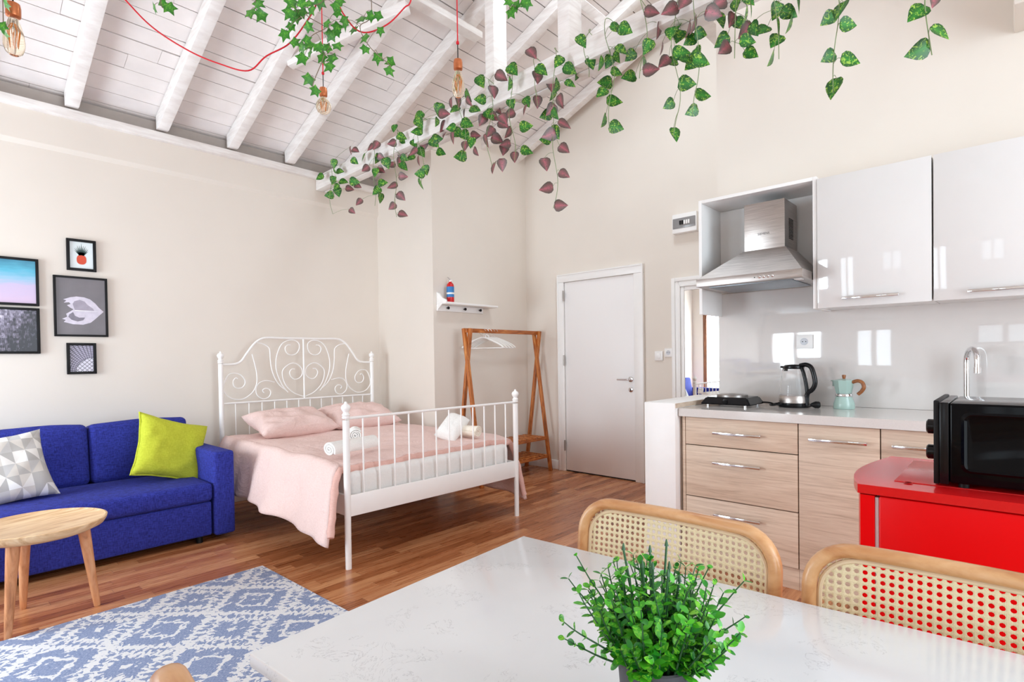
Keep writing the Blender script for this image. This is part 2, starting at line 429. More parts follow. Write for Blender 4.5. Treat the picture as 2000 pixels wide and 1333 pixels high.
# ---- measured outlines
VINES=json.loads('''[{"y":4.569,"z0":2.983,"z1":2.531,"L":[[2.562,4.708,2.886,153,0],[2.58,4.478,2.952,103,0],[2.553,4.419,2.872,61,2],[2.592,4.395,2.873,7,0],[2.6,4.234,3.008,88,3],[2.592,4.14,2.989,27,1],[2.558,4.102,2.877,38,0],[2.629,4.585,2.841,107,0],[2.631,4.404,2.793,10,0],[2.639,4.686,2.735,171,0],[2.627,4.501,2.717,79,0],[2.606,4.499,2.76,134,0],[2.578,4.137,2.72,6,0],[2.605,4.262,2.693,10,1],[2.601,4.128,2.685,24,1],[2.642,4.292,2.512,41,1]]},{"y":3.894,"z0":2.995,"z1":2.478,"L":[[2.593,4.032,2.901,119,2],[2.583,4.099,2.539,136,1],[2.616,4.043,2.815,146,1],[2.592,3.924,2.954,149,1],[2.553,3.79,2.922,125,1],[2.587,3.823,2.832,108,2],[2.599,3.777,2.837,33,1],[2.574,3.832,2.722,101,0],[2.627,3.822,2.754,39,1],[2.61,3.879,2.591,140,0],[2.576,3.726,2.619,-3,0],[2.603,3.806,2.513,97,2]]},{"y":3.595,"z0":3.001,"z1":2.324,"L":[[2.578,3.676,2.757,71,0],[2.74,3.856,2.835,158,1],[2.576,3.608,2.9,165,1],[2.688,3.767,2.901,91,0],[2.707,3.648,2.872,10,1],[2.599,3.499,2.924,22,0],[2.649,3.533,2.927,-4,0],[2.581,3.576,3.006,103,0],[2.689,3.59,2.806,29,0],[2.704,3.683,2.804,114,1],[2.582,3.46,2.681,43,0],[2.607,3.502,2.624,11,1],[2.595,3.64,2.576,165,1],[2.6,3.521,2.468,43,1],[2.629,3.692,2.431,146,1],[2.589,3.487,2.324,17,1]]},{"y":3.27,"z0":3.007,"z1":2.488,"L":[[2.589,3.356,2.767,152,1],[2.653,3.415,2.862,57,0],[2.567,3.284,2.895,179,0],[2.573,3.263,3.002,141,0],[2.576,3.253,2.948,59,0],[2.729,3.389,2.924,71,2],[2.723,3.399,2.858,104,1],[2.636,3.314,2.765,53,0],[2.721,3.562,2.814,152,0],[2.65,3.366,2.718,85,3],[2.582,3.276,2.586,182,0],[2.649,3.278,2.625,83,0],[2.644,3.335,2.533,73,2],[2.729,3.19,2.758,21,0],[2.635,3.117,2.814,-2,0],[2.625,3.142,2.786,45,0],[2.702,3.124,2.868,115,3],[2.595,3.055,2.99,98,0],[2.551,2.942,2.916,4,1],[2.565,3.047,2.889,100,2],[2.649,3.077,2.889,116,3]]},{"y":2.822,"z0":3.016,"z1":2.583,"L":[[2.581,2.876,2.933,148,0],[2.593,2.921,2.991,89,3],[2.589,2.842,2.974,81,3],[2.672,3.024,2.921,109,2],[2.72,3.015,2.908,121,1],[2.571,2.906,2.812,178,0],[2.622,2.786,2.82,21,0],[2.66,2.838,2.912,118,1],[2.55,2.69,2.915,63,3],[2.556,2.704,2.957,67,2],[2.755,2.811,3.009,49,1],[2.63,2.713,2.898,13,0],[2.681,2.97,2.825,145,0],[2.594,2.91,2.751,93,3],[2.642,2.828,2.755,48,0],[2.641,2.838,2.685,100,1],[2.642,2.775,2.691,102,0],[2.641,2.894,2.631,170,0],[2.702,2.788,2.764,7,1],[2.702,2.789,2.648,64,3]]},{"y":2.552,"z0":3.021,"z1":2.436,"L":[[2.571,2.614,2.915,179,0],[2.641,2.666,2.811,119,1],[2.658,2.605,2.836,52,0],[2.696,2.648,2.743,129,1],[2.697,2.571,2.674,23,1],[2.682,2.587,2.823,40,1],[2.717,2.578,2.876,63,3],[2.589,2.413,2.727,58,1],[2.73,2.545,2.778,37,1],[2.729,2.55,2.605,98,1],[2.577,2.424,2.434,91,1],[2.59,2.517,2.443,105,3],[2.582,2.567,2.628,79,3],[2.578,2.605,3.026,64,0],[2.559,2.396,2.98,26,1],[2.588,2.501,2.929,79,1]]},{"y":2.355,"z0":3.025,"z1":2.457,"L":[[2.645,2.423,2.779,156,1],[2.665,2.451,2.672,118,3],[2.712,2.523,2.635,170,1],[2.698,2.425,2.517,92,1],[2.574,2.346,2.918,99,2],[2.595,2.333,3.013,55,0],[2.712,2.35,2.954,92,1],[2.707,2.509,2.92,148,1],[2.681,2.43,2.859,71,0],[2.701,2.312,2.839,70,0],[2.649,2.29,2.768,111,3],[2.621,2.25,2.646,-4,0],[2.643,2.267,2.502,13,0]]},{"y":2.16,"z0":3.028,"z1":2.741,"L":[[2.566,2.149,3.034,54,1],[2.6,2.141,2.899,88,1],[2.58,2.087,2.915,37,0],[2.676,2.206,2.797,88,1]]},{"y":2.02,"z0":3.031,"z1":2.09,"L":[[2.586,1.973,2.925,126,0],[2.709,2.122,2.883,87,1],[2.615,2.01,2.806,103,2],[2.752,2.145,2.85,111,2],[2.606,1.972,2.701,76,3],[2.704,2.127,2.732,130,1],[2.734,2.193,2.731,156,0],[2.586,1.998,2.63,66,2],[2.625,1.956,2.57,24,1],[2.571,2.041,2.518,157,1],[2.61,2.1,2.519,183,0],[2.673,2.067,2.565,52,0],[2.696,2.015,2.462,39,1],[2.588,2.078,2.357,77,1],[2.631,1.968,2.283,29,1],[2.634,2.118,2.235,173,1],[2.624,1.989,2.104,1,1],[2.637,1.921,2.882,29,0],[2.605,1.898,2.78,27,0]]},{"y":1.776,"z0":3.036,"z1":2.777,"L":[[2.739,1.949,2.904,99,2],[2.556,1.78,2.954,54,0],[2.707,1.773,2.977,23,0],[2.657,1.79,2.875,71,0]]},{"y":1.63,"z0":3.038,"z1":2.437,"L":[[2.583,1.68,2.804,103,2],[2.673,1.687,2.851,114,0],[2.621,1.567,2.853,39,0],[2.666,1.625,2.854,75,2],[2.637,1.609,2.754,15,0],[2.717,1.743,2.776,177,0],[2.621,1.703,2.669,141,0],[2.708,1.666,2.641,4,0],[2.711,1.746,2.551,109,2],[2.682,1.64,2.479,15,0],[2.56,1.558,2.938,23,0],[2.56,1.505,2.911,34,0]]},{"y":1.432,"z0":3.042,"z1":2.644,"L":[[2.723,1.58,2.864,135,0],[2.675,1.564,2.73,167,0],[2.599,1.373,2.963,10,1],[2.662,1.375,2.89,96,3],[2.57,1.391,2.778,117,0],[2.663,1.46,2.761,91,2],[2.607,1.385,2.678,-3,1]]},{"y":1.251,"z0":3.046,"z1":2.291,"L":[[2.575,1.271,2.917,157,1],[2.578,1.2,2.919,129,1],[2.721,1.388,2.829,97,3],[2.638,1.336,2.708,139,1],[2.747,1.358,2.763,179,0],[2.596,1.274,2.811,100,0],[2.706,1.285,2.846,114,0],[2.723,1.291,2.919,116,2],[2.653,1.209,2.824,105,3],[2.591,1.211,2.691,-1,0],[2.601,1.192,2.653,30,0],[2.65,1.211,2.562,10,0],[2.714,1.35,2.521,144,0],[2.707,1.308,2.35,77,0]]},{"y":1.147,"z0":3.048,"z1":2.375,"L":[[2.671,1.212,2.782,146,0],[2.61,1.163,2.807,107,3],[2.657,1.143,2.784,5,0],[2.647,1.192,2.653,136,0],[2.602,1.144,2.653,89,2],[2.574,1.105,2.603,15,0],[2.58,1.045,2.806,15,1],[2.753,1.174,2.527,0,0],[2.601,1.174,2.396,152,0]]},{"y":0.96,"z0":3.051,"z1":2.584,"L":[[2.58,1.028,2.847,149,1],[2.658,1.047,2.809,70,0],[2.621,0.984,2.765,103,1],[2.588,0.95,2.806,101,2],[2.683,1.057,2.722,137,0],[2.602,1.012,2.636,138,1],[2.741,0.985,2.801,44,0],[2.723,0.958,2.746,134,1],[2.628,0.921,2.766,96,2],[2.587,0.882,2.758,78,2],[2.592,0.896,2.624,12,0],[2.746,0.934,2.642,32,0],[2.729,0.937,2.888,41,0]]},{"y":0.776,"z0":3.055,"z1":2.49,"L":[[2.649,0.888,2.695,74,2],[2.661,0.859,2.686,143,0],[2.685,0.806,2.757,111,0],[2.663,0.741,2.713,31,0],[2.659,0.743,2.662,106,2],[2.588,0.766,2.624,74,2],[2.692,0.813,2.63,128,0],[2.655,0.82,2.537,114,2],[2.633,0.698,2.716,82,2]]},{"y":0.554,"z0":3.0,"z1":2.284,"L":[[2.602,0.538,2.606,117,2],[2.616,0.585,2.599,139,0],[2.589,0.5,2.531,3,0],[2.617,0.584,2.442,146,0],[2.588,0.492,2.384,16,0],[2.618,0.565,2.303,107,2]]},{"y":0.24,"z0":3.0,"z1":2.319,"L":[[2.585,0.281,2.478,139,0],[2.579,0.205,2.374,43,0],[2.641,0.286,2.361,158,0],[2.636,0.231,2.532,102,1]]}]''')
IVY=json.loads('''[{"s":[1.219,2.173,2.357],"L":[[1.115,2.317,2.614,108],[1.118,2.273,2.686,134],[1.148,2.307,2.675,94],[1.162,2.302,2.703,133],[1.175,2.285,2.719,72],[1.132,2.208,2.704,21],[1.174,2.223,2.727,39],[1.175,2.2,2.693,69],[1.171,2.229,2.632,38],[1.15,2.33,2.665,113],[1.127,2.264,2.561,37],[1.158,2.262,2.558,74],[1.152,2.206,2.559,35],[1.169,2.203,2.543,130],[1.173,2.216,2.514,84],[1.182,2.167,2.526,62],[1.226,2.214,2.518,72],[1.225,2.211,2.559,138],[1.259,2.211,2.568,157],[1.262,2.194,2.622,114],[1.285,2.186,2.638,124],[1.259,2.133,2.63,124],[1.255,2.136,2.686,28],[1.262,2.096,2.642,24],[1.233,2.109,2.695,44],[1.225,2.086,2.516,58],[1.232,2.125,2.483,152],[1.208,2.109,2.434,140],[1.199,2.119,2.611,73],[1.161,2.198,2.395,130],[1.164,2.15,2.331,139],[1.224,2.219,2.756,93],[1.136,2.203,2.475,133],[1.118,2.256,2.723,125],[1.264,2.122,2.734,72]]},{"s":[1.367,2.014,2.442],"L":[[1.258,2.074,2.621,92],[1.339,2.133,2.652,115],[1.361,2.104,2.694,130],[1.345,2.009,2.659,138],[1.378,2.001,2.671,158],[1.362,1.972,2.592,93],[1.325,2.023,2.567,138],[1.329,2.034,2.525,111],[1.394,2.04,2.519,96],[1.43,1.99,2.492,153],[1.366,1.927,2.41,53]]},{"s":[0.747,2.621,2.688],"L":[[0.721,2.672,2.699,58],[0.758,2.615,2.695,62],[0.755,2.694,2.746,20]]},{"s":[1.042,2.448,2.72],"L":[[1.04,2.398,2.74,139],[1.056,2.407,2.709,112],[1.076,2.497,2.804,28],[1.031,2.458,2.727,81],[1.038,2.365,2.683,130]]},{"s":[0.241,2.574,2.357],"L":[[0.252,2.636,2.482,33],[0.239,2.594,2.365,44],[0.235,2.571,2.372,87]]},{"s":[1.883,1.68,2.777],"L":[[1.847,1.675,2.801,147],[1.881,1.668,2.803,86],[1.896,1.638,2.808,27],[1.864,1.688,2.772,62],[1.958,1.673,2.85,83]]}]''')
HB=json.loads('''{"A":[[-0.683,1.186],[-0.594,1.189],[-0.541,1.212],[-0.493,1.279],[-0.437,1.354],[-0.381,1.399],[-0.316,1.415],[-0.166,1.413],[0.005,1.416]],"B":[[-0.451,1.271],[-0.436,1.207],[-0.418,1.119],[-0.416,1.03],[-0.437,0.967],[-0.477,0.922],[-0.54,0.89],[-0.622,0.903],[-0.676,0.956],[-0.68,1.018],[-0.648,1.094],[-0.603,1.112],[-0.551,1.099],[-0.517,1.058],[-0.514,1.019],[-0.538,0.988],[-0.576,0.986],[-0.602,1.007],[-0.606,1.046],[-0.585,1.072],[-0.57,1.064]],"C":[[-0.413,1.371],[-0.357,1.359],[-0.317,1.335],[-0.302,1.303],[-0.299,1.221],[-0.289,1.14],[-0.265,1.065],[-0.225,0.998],[-0.175,0.954]],"D":[[-0.266,1.024],[-0.34,1.039],[-0.396,1.022],[-0.425,0.975],[-0.415,0.918],[-0.367,0.883],[-0.318,0.896],[-0.301,0.936],[-0.317,0.965],[-0.349,0.971],[-0.37,0.956],[-0.358,0.935]],"E":[[-0.15,0.928],[-0.2,0.997],[-0.244,1.106],[-0.252,1.196],[-0.236,1.278],[-0.201,1.353],[-0.149,1.39],[-0.088,1.396],[-0.045,1.371],[-0.039,1.324],[-0.064,1.278],[-0.109,1.261],[-0.151,1.278],[-0.168,1.32],[-0.15,1.349],[-0.12,1.353]],"F":[[-0.006,0.882],[-0.09,0.916],[-0.158,0.978],[-0.19,1.046],[-0.196,1.113],[-0.171,1.153],[-0.119,1.186],[-0.067,1.181],[-0.023,1.142],[-0.015,1.091],[-0.043,1.053],[-0.087,1.042],[-0.121,1.069],[-0.131,1.107],[-0.111,1.135],[-0.085,1.135]]}''')
# ------------------------------------------------------------------ room shell
SL = .40                       # roof slope
YL = 4.97                      # plane of the left wall
def roofz(y): return 3.11 + SL * (YL - y)
XD = 4.70                      # wall with the door
g = G(); g.box(-1.75, 4.9, -2.4, 5.2, -.12, 0)
struct(g.build('floor', MT['floor']), 'reddish brown wood strip floor', 'floor')
g = G(); g.box(-1.75, 3.35, YL, 5.2, 0, 3.0)
g.prism([(4.945, 3.0), (4.945, 2.73), (4.97, 2.70), (4.99, 2.70), (4.99, 3.0)], 5.1, Matrix(((0, 0, 1, -1.75), (1, 0, 0, 0), (0, 1, 0, 0), (0, 0, 0, 1))))
struct(g.build('wall_left', MT['wall']), 'long cream wall behind the blue sofa and the bed', 'wall')
g = G(); g.prism([(4.07, 0), (5.2, 0), (5.2, roofz(5.2) + .03), (4.07, roofz(4.07) + .03)], 1.5, Matrix(((0, 0, 1, 3.35), (1, 0, 0, 0), (0, 1, 0, 0), (0, 0, 0, 1))), 0)
struct(g.build('wall_alcove', MT['wall']), 'cream wall block stepping out beside the bed, with the hook shelf on it', 'wall')
g = G(); g.prism([(-2.4, 0), (4.07, 0), (4.07, roofz(4.07) + .03), (1.0, roofz(1.0) + .03), (-2.4, roofz(1.0) - .3)], .2, Matrix(((0, 0, 1, XD), (1, 0, 0, 0), (0, 1, 0, 0), (0, 0, 0, 1))), 0)
struct(g.build('wall_door', MT['wall']), 'cream wall with the white door in it', 'wall')
g = G(); g.box(3.6, XD, -2.4, 1.45, 0, 4.4)
struct(g.build('wall_kitchen', MT['wall']), 'cream wall behind the kitchen units', 'wall')
g = G(); g.box(3.30, 3.6, -.9, .012, 2.72, 3.6, .01)
struct(g.build('trim_beam_casing', MT['wall']), 'boxed-in cream beam end high above the wall cabinets', 'trim')
def holed(g, axis, pos, th, u0, u1, z1, holes):
    """wall with rectangular openings; axis 'x': plane X=pos spanning Y u0..u1"""
    us = sorted(holes); cur = u0
    def bx(a, b, c, d):
        if b - a < .001 or d - c < .001: return
        if axis == 'x': g.box(pos, pos + th, a, b, c, d)
        else: g.box(a, b, pos, pos + th, c, d)
    for (a, b, c, d) in us:
        bx(cur, a, 0, z1); bx(a, b, 0, c); bx(a, b, d, z1); cur = b
    bx(cur, u1, 0, z1)
g = G(); holed(g, 'x', -1.72, .12, -2.4, 5.2, 4.4, WEST)
struct(g.build('wall_window', MT['wall']), 'cream window wall behind the camera', 'wall')
g = G(); holed(g, 'y', -2.32, .12, -1.75, 4.9, 3.6, SOUTH_FILL)
struct(g.build('wall_right', MT['wall']), 'cream wall on the near side of the kitchen', 'wall')
wn = 0
for axis, lst in (('x', WEST), ('y', SOUTH_FILL)):
    for (a, b, z0, z1) in lst:
        wn += 1; g = G(); p0, p1 = (-1.70, -1.62) if axis == 'x' else (-2.30, -2.22)
        def fb(u0, u1, c, d):
            if axis == 'x': g.box(p0, p1, u0, u1, c, d, .005)
            else: g.box(u0, u1, p0, p1, c, d, .005)
        t = .07; mid = (a + b) / 2; fb(a, a + t, z0, z1); fb(b - t, b, z0, z1); fb(mid - .04, mid + .04, z0, z1)
        for (q0, q1) in ((a + t, mid - .04), (mid + .04, b - t)): fb(q0, q1, z0, z0 + t); fb(q0, q1, z1 - t, z1)
        if wn == 1: fb(a + t, mid - .04, z0 + t, .75)
        o = g.build('window_%d' % wn, MT['brown']); struct(o, 'brown timber framed window, the south wall ones added as fill light', 'window')  # the south wall pair is unseen and added to light the left wall

g = G(); zc = lambda y: roofz(y) - .05  # frame dressed around the added roof fill light
for (a, b, c, d) in ((FILL_SKYL[0] - .04, FILL_SKYL[0] + .02, FILL_SKYL[2] - .04, FILL_SKYL[3] + .04), (FILL_SKYL[1] - .02, FILL_SKYL[1] + .04, FILL_SKYL[2] - .04, FILL_SKYL[3] + .04)):
    g.bar(((a + b) / 2, c, zc(c)), ((a + b) / 2, d, zc(d)), .06, .05, .004)
for y in (FILL_SKYL[2] - .01, FILL_SKYL[3] + .01): g.bar((FILL_SKYL[0], y, zc(y)), (FILL_SKYL[1], y, zc(y)), .05, .05, .004)
struct(g.build('window_6', MT['beam']), 'added white roof window frame around the unseen fill light near the ridge', 'window')

# boarded sloping ceiling (one surface of boards) and its dark underlay
def ceiling_side(y_from, y_to, zf, sgn, seed):
    random.seed(seed); g = G(); L = abs(y_to - y_from) / math.cos(math.atan(SL)); n = int(L / .128); st = L / n
    ang = math.atan(SL); dy, dz = math.cos(ang) * (-1 if y_to < y_from else 1), math.sin(ang) * (1 if zf(y_to) > zf(y_from) else -1)
    z0 = zf(y_from); nrm = Vector((0, -dz, dy)) if dy > 0 else Vector((0, dz, -dy)); nrm = Vector((0, dz, -dy)) if dy < 0 else Vector((0, -dz, dy))
    for i in range(n):
        a = i * st; x = -1.75 + random.uniform(-.5, 0)
        while x < 4.9:
            w = random.uniform(1.6, 3.4); x1 = min(x + w, 4.9); gap = random.choice([.003, .005, .006, .009, .011, .007]); tilt = random.uniform(-.002, .002)
            P = []
            for t, h in ((a + gap / 2, tilt), (a + st - gap / 2, -tilt)):
                P.append((y_from + dy * t, z0 + dz * t, h))
            x0c = max(x, -1.75)
            vs = []
            for (yy, zz, h) in P:
                for xx in (x0c + .001, x1 - .001):
                    for k in (0, .018):
                        vs.append(g.bm.verts.new(Vector((xx, yy, zz)) + nrm * (h + k)))
            if len(vs) == 8:
                i4 = vs
                for q in ((0, 2, 6, 4), (1, 5, 7, 3), (0, 1, 3, 2), (4, 6, 7, 5), (0, 4, 5, 1), (2, 3, 7, 6)): g.bm.faces.new([i4[k] for k in q])
            x = x1
    return g
g = ceiling_side(YL + .1, .95, roofz, 1, 11)
o = g.build('ceiling', MT['ceil'], flat=True); struct(o, 'sloping ceiling of white painted boards with dark gaps', 'ceiling')
g = ceiling_side(-2.4, 1.0, lambda y: roofz(1.0) - SL * (1.0 - y), 1, 12)
o2 = g.build('ceiling_far_slope', MT['ceil'], flat=True); struct(o2, 'far slope of the white boarded ceiling', 'ceiling')
g = G()
for (ya, za, yb, zb) in ((5.2, roofz(5.2) + .03, .9, roofz(.9) + .03), (1.0, roofz(1.0) + .03, -2.4, roofz(1.0) - SL * 3.4 + .03)):
    g.prism([(ya, za), (yb, zb), (yb, zb + .05), (ya, za + .05)], 6.65, Matrix(((0, 0, 1, -1.75), (1, 0, 0, 0), (0, 1, 0, 0), (0, 0, 0, 1))), 0)
struct(g.build('ceiling_underlay', MT['gap']), 'dark underlay showing through the board gaps', 'ceiling')
# timber plate on top of the left wall
g = G(); g.box(-1.6, 3.35, 4.90, 4.965, 2.94, 3.0, .004); struct(g.build('trim_wall_plate', MT['beam']), 'pale timber plate along the top of the left wall', 'trim')
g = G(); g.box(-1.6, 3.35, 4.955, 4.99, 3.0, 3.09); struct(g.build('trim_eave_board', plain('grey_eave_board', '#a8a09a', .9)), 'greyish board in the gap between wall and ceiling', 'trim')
# skirting by the door
g = G(); g.box(XD - .018, XD - .001, 3.61, 4.065, 0, .10, .006)
struct(g.build('baseboard_door', MT['white']), 'white skirting board between the alcove and the door', 'baseboard')
g = G(); g.box(3.36, XD - .02, 4.052, 4.069, 0, .10, .006)
struct(g.build('baseboard_alcove', MT['white']), 'white skirting board behind the clothes rack', 'baseboard')
g = G(); g.box(-1.55, 3.34, YL - .018, YL - .001, 0, .10, .006)
struct(g.build('baseboard_left', MT['white']), 'white skirting board behind sofa and bed', 'baseboard')

# door
d = tag(G().box(XD - .012, XD - .002, 2.703, 3.53, .012, 1.993, .002).build('door_1', MT['doorw']), 'plain white interior door with a metal lever handle', 'door', None, 'structure')
g = G()
for (y0, y1, z0, z1) in ((3.535, 3.615, 0, 1.9975), (2.60, 2.698, 0, 1.9975), (2.60, 3.615, 1.998, 2.08)):
    g.box(XD - .03, XD - .001, y0, y1, z0, z1, .004)
g.box(XD - .036, XD - .029, 3.60, 3.616, 0, 2.068, .001); g.box(XD - .036, XD - .029, 2.599, 2.612, 0, 2.068, .001); g.box(XD - .036, XD - .029, 2.599, 3.616, 2.0685, 2.081, .001)
g.build('door_frame', MT['white'], d)
for z in (1.80, 1.12, .22):
    G().cyl((XD - .036, 3.532, z), (XD - .036, 3.532, z + .11), .008, n=10).build('hinge', MT['hinge'], d)
g = G(); g.lathe([(.026, 0), (.026, .008), (.02, .011)], n=24, mtx=T(0, 0, 0, 0, -HPI, 0), c=(XD - .012, 2.745, .985))
g.tube(cr([(XD - .02, 2.745, .985), (XD - .055, 2.745, .985), (XD - .062, 2.765, .985), (XD - .062, 2.87, .985)], 6), .0085, 10)
g.build('lever_handle', MT['chrome'], d)
g = G(); g.lathe([(.024, 0), (.024, .006), (.018, .009)], n=24, mtx=T(0, 0, 0, 0, -HPI, 0), c=(XD - .012, 2.745, .885)); g.build('keyhole_rose', MT['chrome'], d)
G().box(XD - .024, XD - .020, 2.741, 2.749, .872, .896).build('keyhole', MT['black'], d)
G().box(XD - .012, XD - .001, 2.70, 3.533, .0005, .011).build('door_gap', MT['gap'], d)

# ------------------------------------------------------------------ roof timbers
XR = [.25, .803, 1.361, 1.88, 2.38, 2.95, 3.50, 4.05, 4.55]
desc = ['just outside the left edge of the photo', 'leftmost rafter whose foot shows', 'second rafter foot from the left', 'third rafter foot from the left', 'fourth rafter foot from the left, last before the tie beam', 'first rafter behind the tie beam', 'second rafter behind the tie beam', 'third rafter behind the tie beam, by the alcove', 'last rafter, against the door wall']
for i, X in enumerate(XR):
    g = G(); w = .038; dd = .105
    p0 = (4.925, roofz(4.925) - .006); p1 = (1.0, roofz(1.0) - .006)
    vs = []
    g.prism([p0, (p0[0], p0[1] - dd), (p0[0] - .05, p0[1] - dd), (p1[0], p1[1] - dd), p1], 2 * w, Matrix(((0, 0, 1, X - w), (1, 0, 0, 0), (0, 1, 0, 0), (0, 0, 0, 1))), .003)
    if X > 3.35:
        g.bm.free(); g = G(); p0 = (4.07, roofz(4.07) - .006)
        g.prism([p0, (p0[0], p0[1] - dd), (p1[0], p1[1] - dd), p1], 2 * w, Matrix(((0, 0, 1, X - w), (1, 0, 0, 0), (0, 1, 0, 0), (0, 0, 0, 1))), .003)
    o = g.build('rafter', MT['beam'])
    tag(o, 'white painted sloping rafter, ' + desc[i], 'rafter', 'ceiling rafters')
# truss with hanging vines: two planks with a slit between them
tr = thing('roof_truss', 'white painted tie beam and posts the pothos vines hang from', 'roof truss', (2.65, 4.9, 2.9))
def wl(o, parent):   # keep world coordinates under a located empty
    o.parent = parent; o.matrix_parent_inverse = Matrix.Translation(parent.location).inverted(); return o
def tz(y): return 2.965 + (4.97 - y) * .021
for xa, xb in ((2.65, 2.725), (2.737, 2.82)):
    g = G(); ya, yb = 4.94, -2.1
    g.prism([(ya, tz(ya) - .13), (ya, tz(ya)), (yb, tz(yb)), (yb, tz(yb) - .13)], xb - xa, Matrix(((0, 0, 1, xa), (1, 0, 0, 0), (0, 1, 0, 0), (0, 0, 0, 1))), .004)
    wl(g.build('tie_beam', MT['beam']), tr)
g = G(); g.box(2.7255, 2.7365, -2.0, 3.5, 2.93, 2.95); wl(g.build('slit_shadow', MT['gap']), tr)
for (y0, y1) in ((2.565, 2.645), (1.945, 2.03), (1.0, 1.09)):
    g = G(); g.box(2.66, 2.79, y0, y1, tz(y1) - .001, roofz(y1) - .03, .004); wl(g.build('post', MT['beam']), tr)
g = G(); g.bar((2.84, 2.50, roofz(2.50) - .12), (2.84, 1.68, 3.05), .03, .05); wl(g.build('strut', MT['beam']), tr)
o = G().bar((1.3, 3.1, 3.715), (3.05, 3.1, 3.715), .09, .05).build('purlin', MT['beam']); tag(o, 'short white timber running along under the rafters', 'beam')
o = G().bar((1.93, 3.95, 3.40), (2.33, 3.05, 3.60), .06, .07).build('brace', MT['beam']); tag(o, 'slanting white brace beside the third rafter', 'beam')
o = G().box(2.9, 4.6, 1.62, 1.74, 3.62, 3.72, .004).build('collar_beam', MT['beam']); tag(o, 'white crosswise timber at the top edge behind the tie beam', 'beam')
# ------------------------------------------------------------------ kitchen
XF = 3.016
CT = .90
def handle(parent, y0, y1, z, x=XF, name='handle'):
    g = G(); g.box(x - .034, x - .026, y0, y1, z - .007, z + .007, .002)
    for y in (y0 + .012, y1 - .012): g.cyl((x - .028, y, z), (x, y, z), .0045, n=8)
    return g.build(name, MT['chrome'], parent)
def front(name, parent, y0, y1, z0, z1, mat='oak', x=XF):
    return G().box(x, x + .018, y0 + .0015, y1 - .0015, z0 + .0015, z1 - .0015, .001).build(name, MT[mat], parent)
def carcass(parent, y0, y1, zt=.853):
    g = G(); g.box(XF + .02, 3.585, y0, y1, .10, zt); g.build('carcass', MT['oak'], parent)
    g = G(); g.box(XF + .012, XF + .03, y0, y1, .0, .108, .001); g.build('plinth', MT['oak'], parent)
    G().box(XF + .017, XF + .0195, y0, y1, .11, .852).build('shadow_gap', MT['gap'], parent)
c1 = thing('drawer_cabinet', 'pale oak base cabinet with three drawers under the hot plate', 'cabinet', (0, 0, 0), group=None)
carcass(c1, .817, 1.43)
G().box(XF - .001, XF + .03, 1.416, 1.432, 0, .853, .001).build('side_panel', MT['oak'], c1)
for (z0, z1, hz, hy) in ((.694, .853, .773, (.988, 1.243)), (.400, .692, .606, (.992, 1.246)), (.112, .398, .318, (.994, 1.243))):
    dr = front('drawer', c1, .817, 1.414, z0, z1); handle(dr, hy[0], hy[1], hz)
c2 = thing('door_cabinet', 'narrow pale oak base cabinet with one tall door under the kettle and coffee pot', 'cabinet')
carcass(c2, .4675, .816); dd = front('door', c2, .467, .8145, .112, .853); handle(dd, .514, .761, .779)
c3 = thing('sink_cabinet', 'pale oak sink cabinet behind the red refrigerator and microwave', 'cabinet')
carcass(c3, -.13, .4665, .755)
dr = front('drawer', c3, -.13, .465, .694, .853); handle(dr, .17, .418, .778)
front('door', c3, -.13, .1665, .112, .692); front('door', c3, .169, .465, .112, .692)
c4 = thing('end_cabinet', 'pale oak base cabinet at the far right end of the worktop', 'cabinet')
carcass(c4, -.75, -.131, .755); dr = front('door', c4, -.75, -.132, .112, .853); handle(dr, -.45, -.2, .779)
ws = G(); ws.box(2.995, 3.598, .47, 1.445, .855, CT); ws.box(2.995, 3.18, -.8, .47, .855, CT); ws.box(3.46, 3.598, -.8, .47, .855, CT); ws.box(3.18, 3.46, -.8, -.27, .855, CT); ws.box(3.18, 3.46, .25, .47, .855, CT)
o = ws.build('countertop', MT['counter']); tag(o, 'glossy light grey worktop over the oak cabinets', 'countertop')
g = G()
for a in ((3.17, 3.19, -.28, .26), (3.45, 3.47, -.28, .26), (3.19, 3.45, -.28, -.26), (3.19, 3.45, .24, .26)): g.box(*a, .8995, .9045)
g.box(3.185, 3.455, -.265, .245, .76, .765); g.box(3.184, 3.19, -.265, .245, .765, .8995); g.box(3.45, 3.456, -.265, .245, .765, .8995); g.box(3.19, 3.45, -.265, -.26, .765, .8995); g.box(3.19, 3.45, .24, .245, .765, .8995)
tag(g.build('sink', MT['chrome']), 'steel sink bowl set into the worktop behind the microwave', 'sink')
g = G(); g.box(3.588, 3.5995, -2.0, 1.446, CT + .0005, 1.60, .002); struct(g.build('trim_backsplash', MT['splash']), 'glossy off-white backsplash panel over the worktop', 'backsplash')
# outlet on backsplash
def outlet(name, x, yc, zc, w, h, label, socket=True, n=1):
    t = thing(name, label, 'wall socket' if socket else 'light switch', (x, yc, zc))
    G().box(-.012, 0, -w / 2, w / 2, -h / 2, h / 2, .004).build('cover_plate', MT['white'], t)
    if socket:
        g = G(); g.lathe([(.021, -.001), (.021, .003), (.018, .003), (.0165, .0006)], n=28, capb=False, mtx=T(0, 0, 0, 0, -HPI, 0), c=(-.012, 0, 0)); g.build('socket_ring', MT['seal'], t)
        g = G()
        for s in (-1, 1): g.lathe([(.0028, 0), (.0028, .0018)], n=10, mtx=T(0, 0, 0, 0, -HPI, 0), c=(-.0125, s * .0085, 0))
        g.build('pin_hole', MT['black'], t)
    else:
        for k in range(n): G().box(-.017, -.012, -.017 + k * .0, .017, -.024, .024, .002).build('rocker', MT['white'], t)
    return t
outlet('wall_socket', 3.588, .93, 1.277, .088, .084, 'white round-pin wall socket on the glossy backsplash above the kettle')
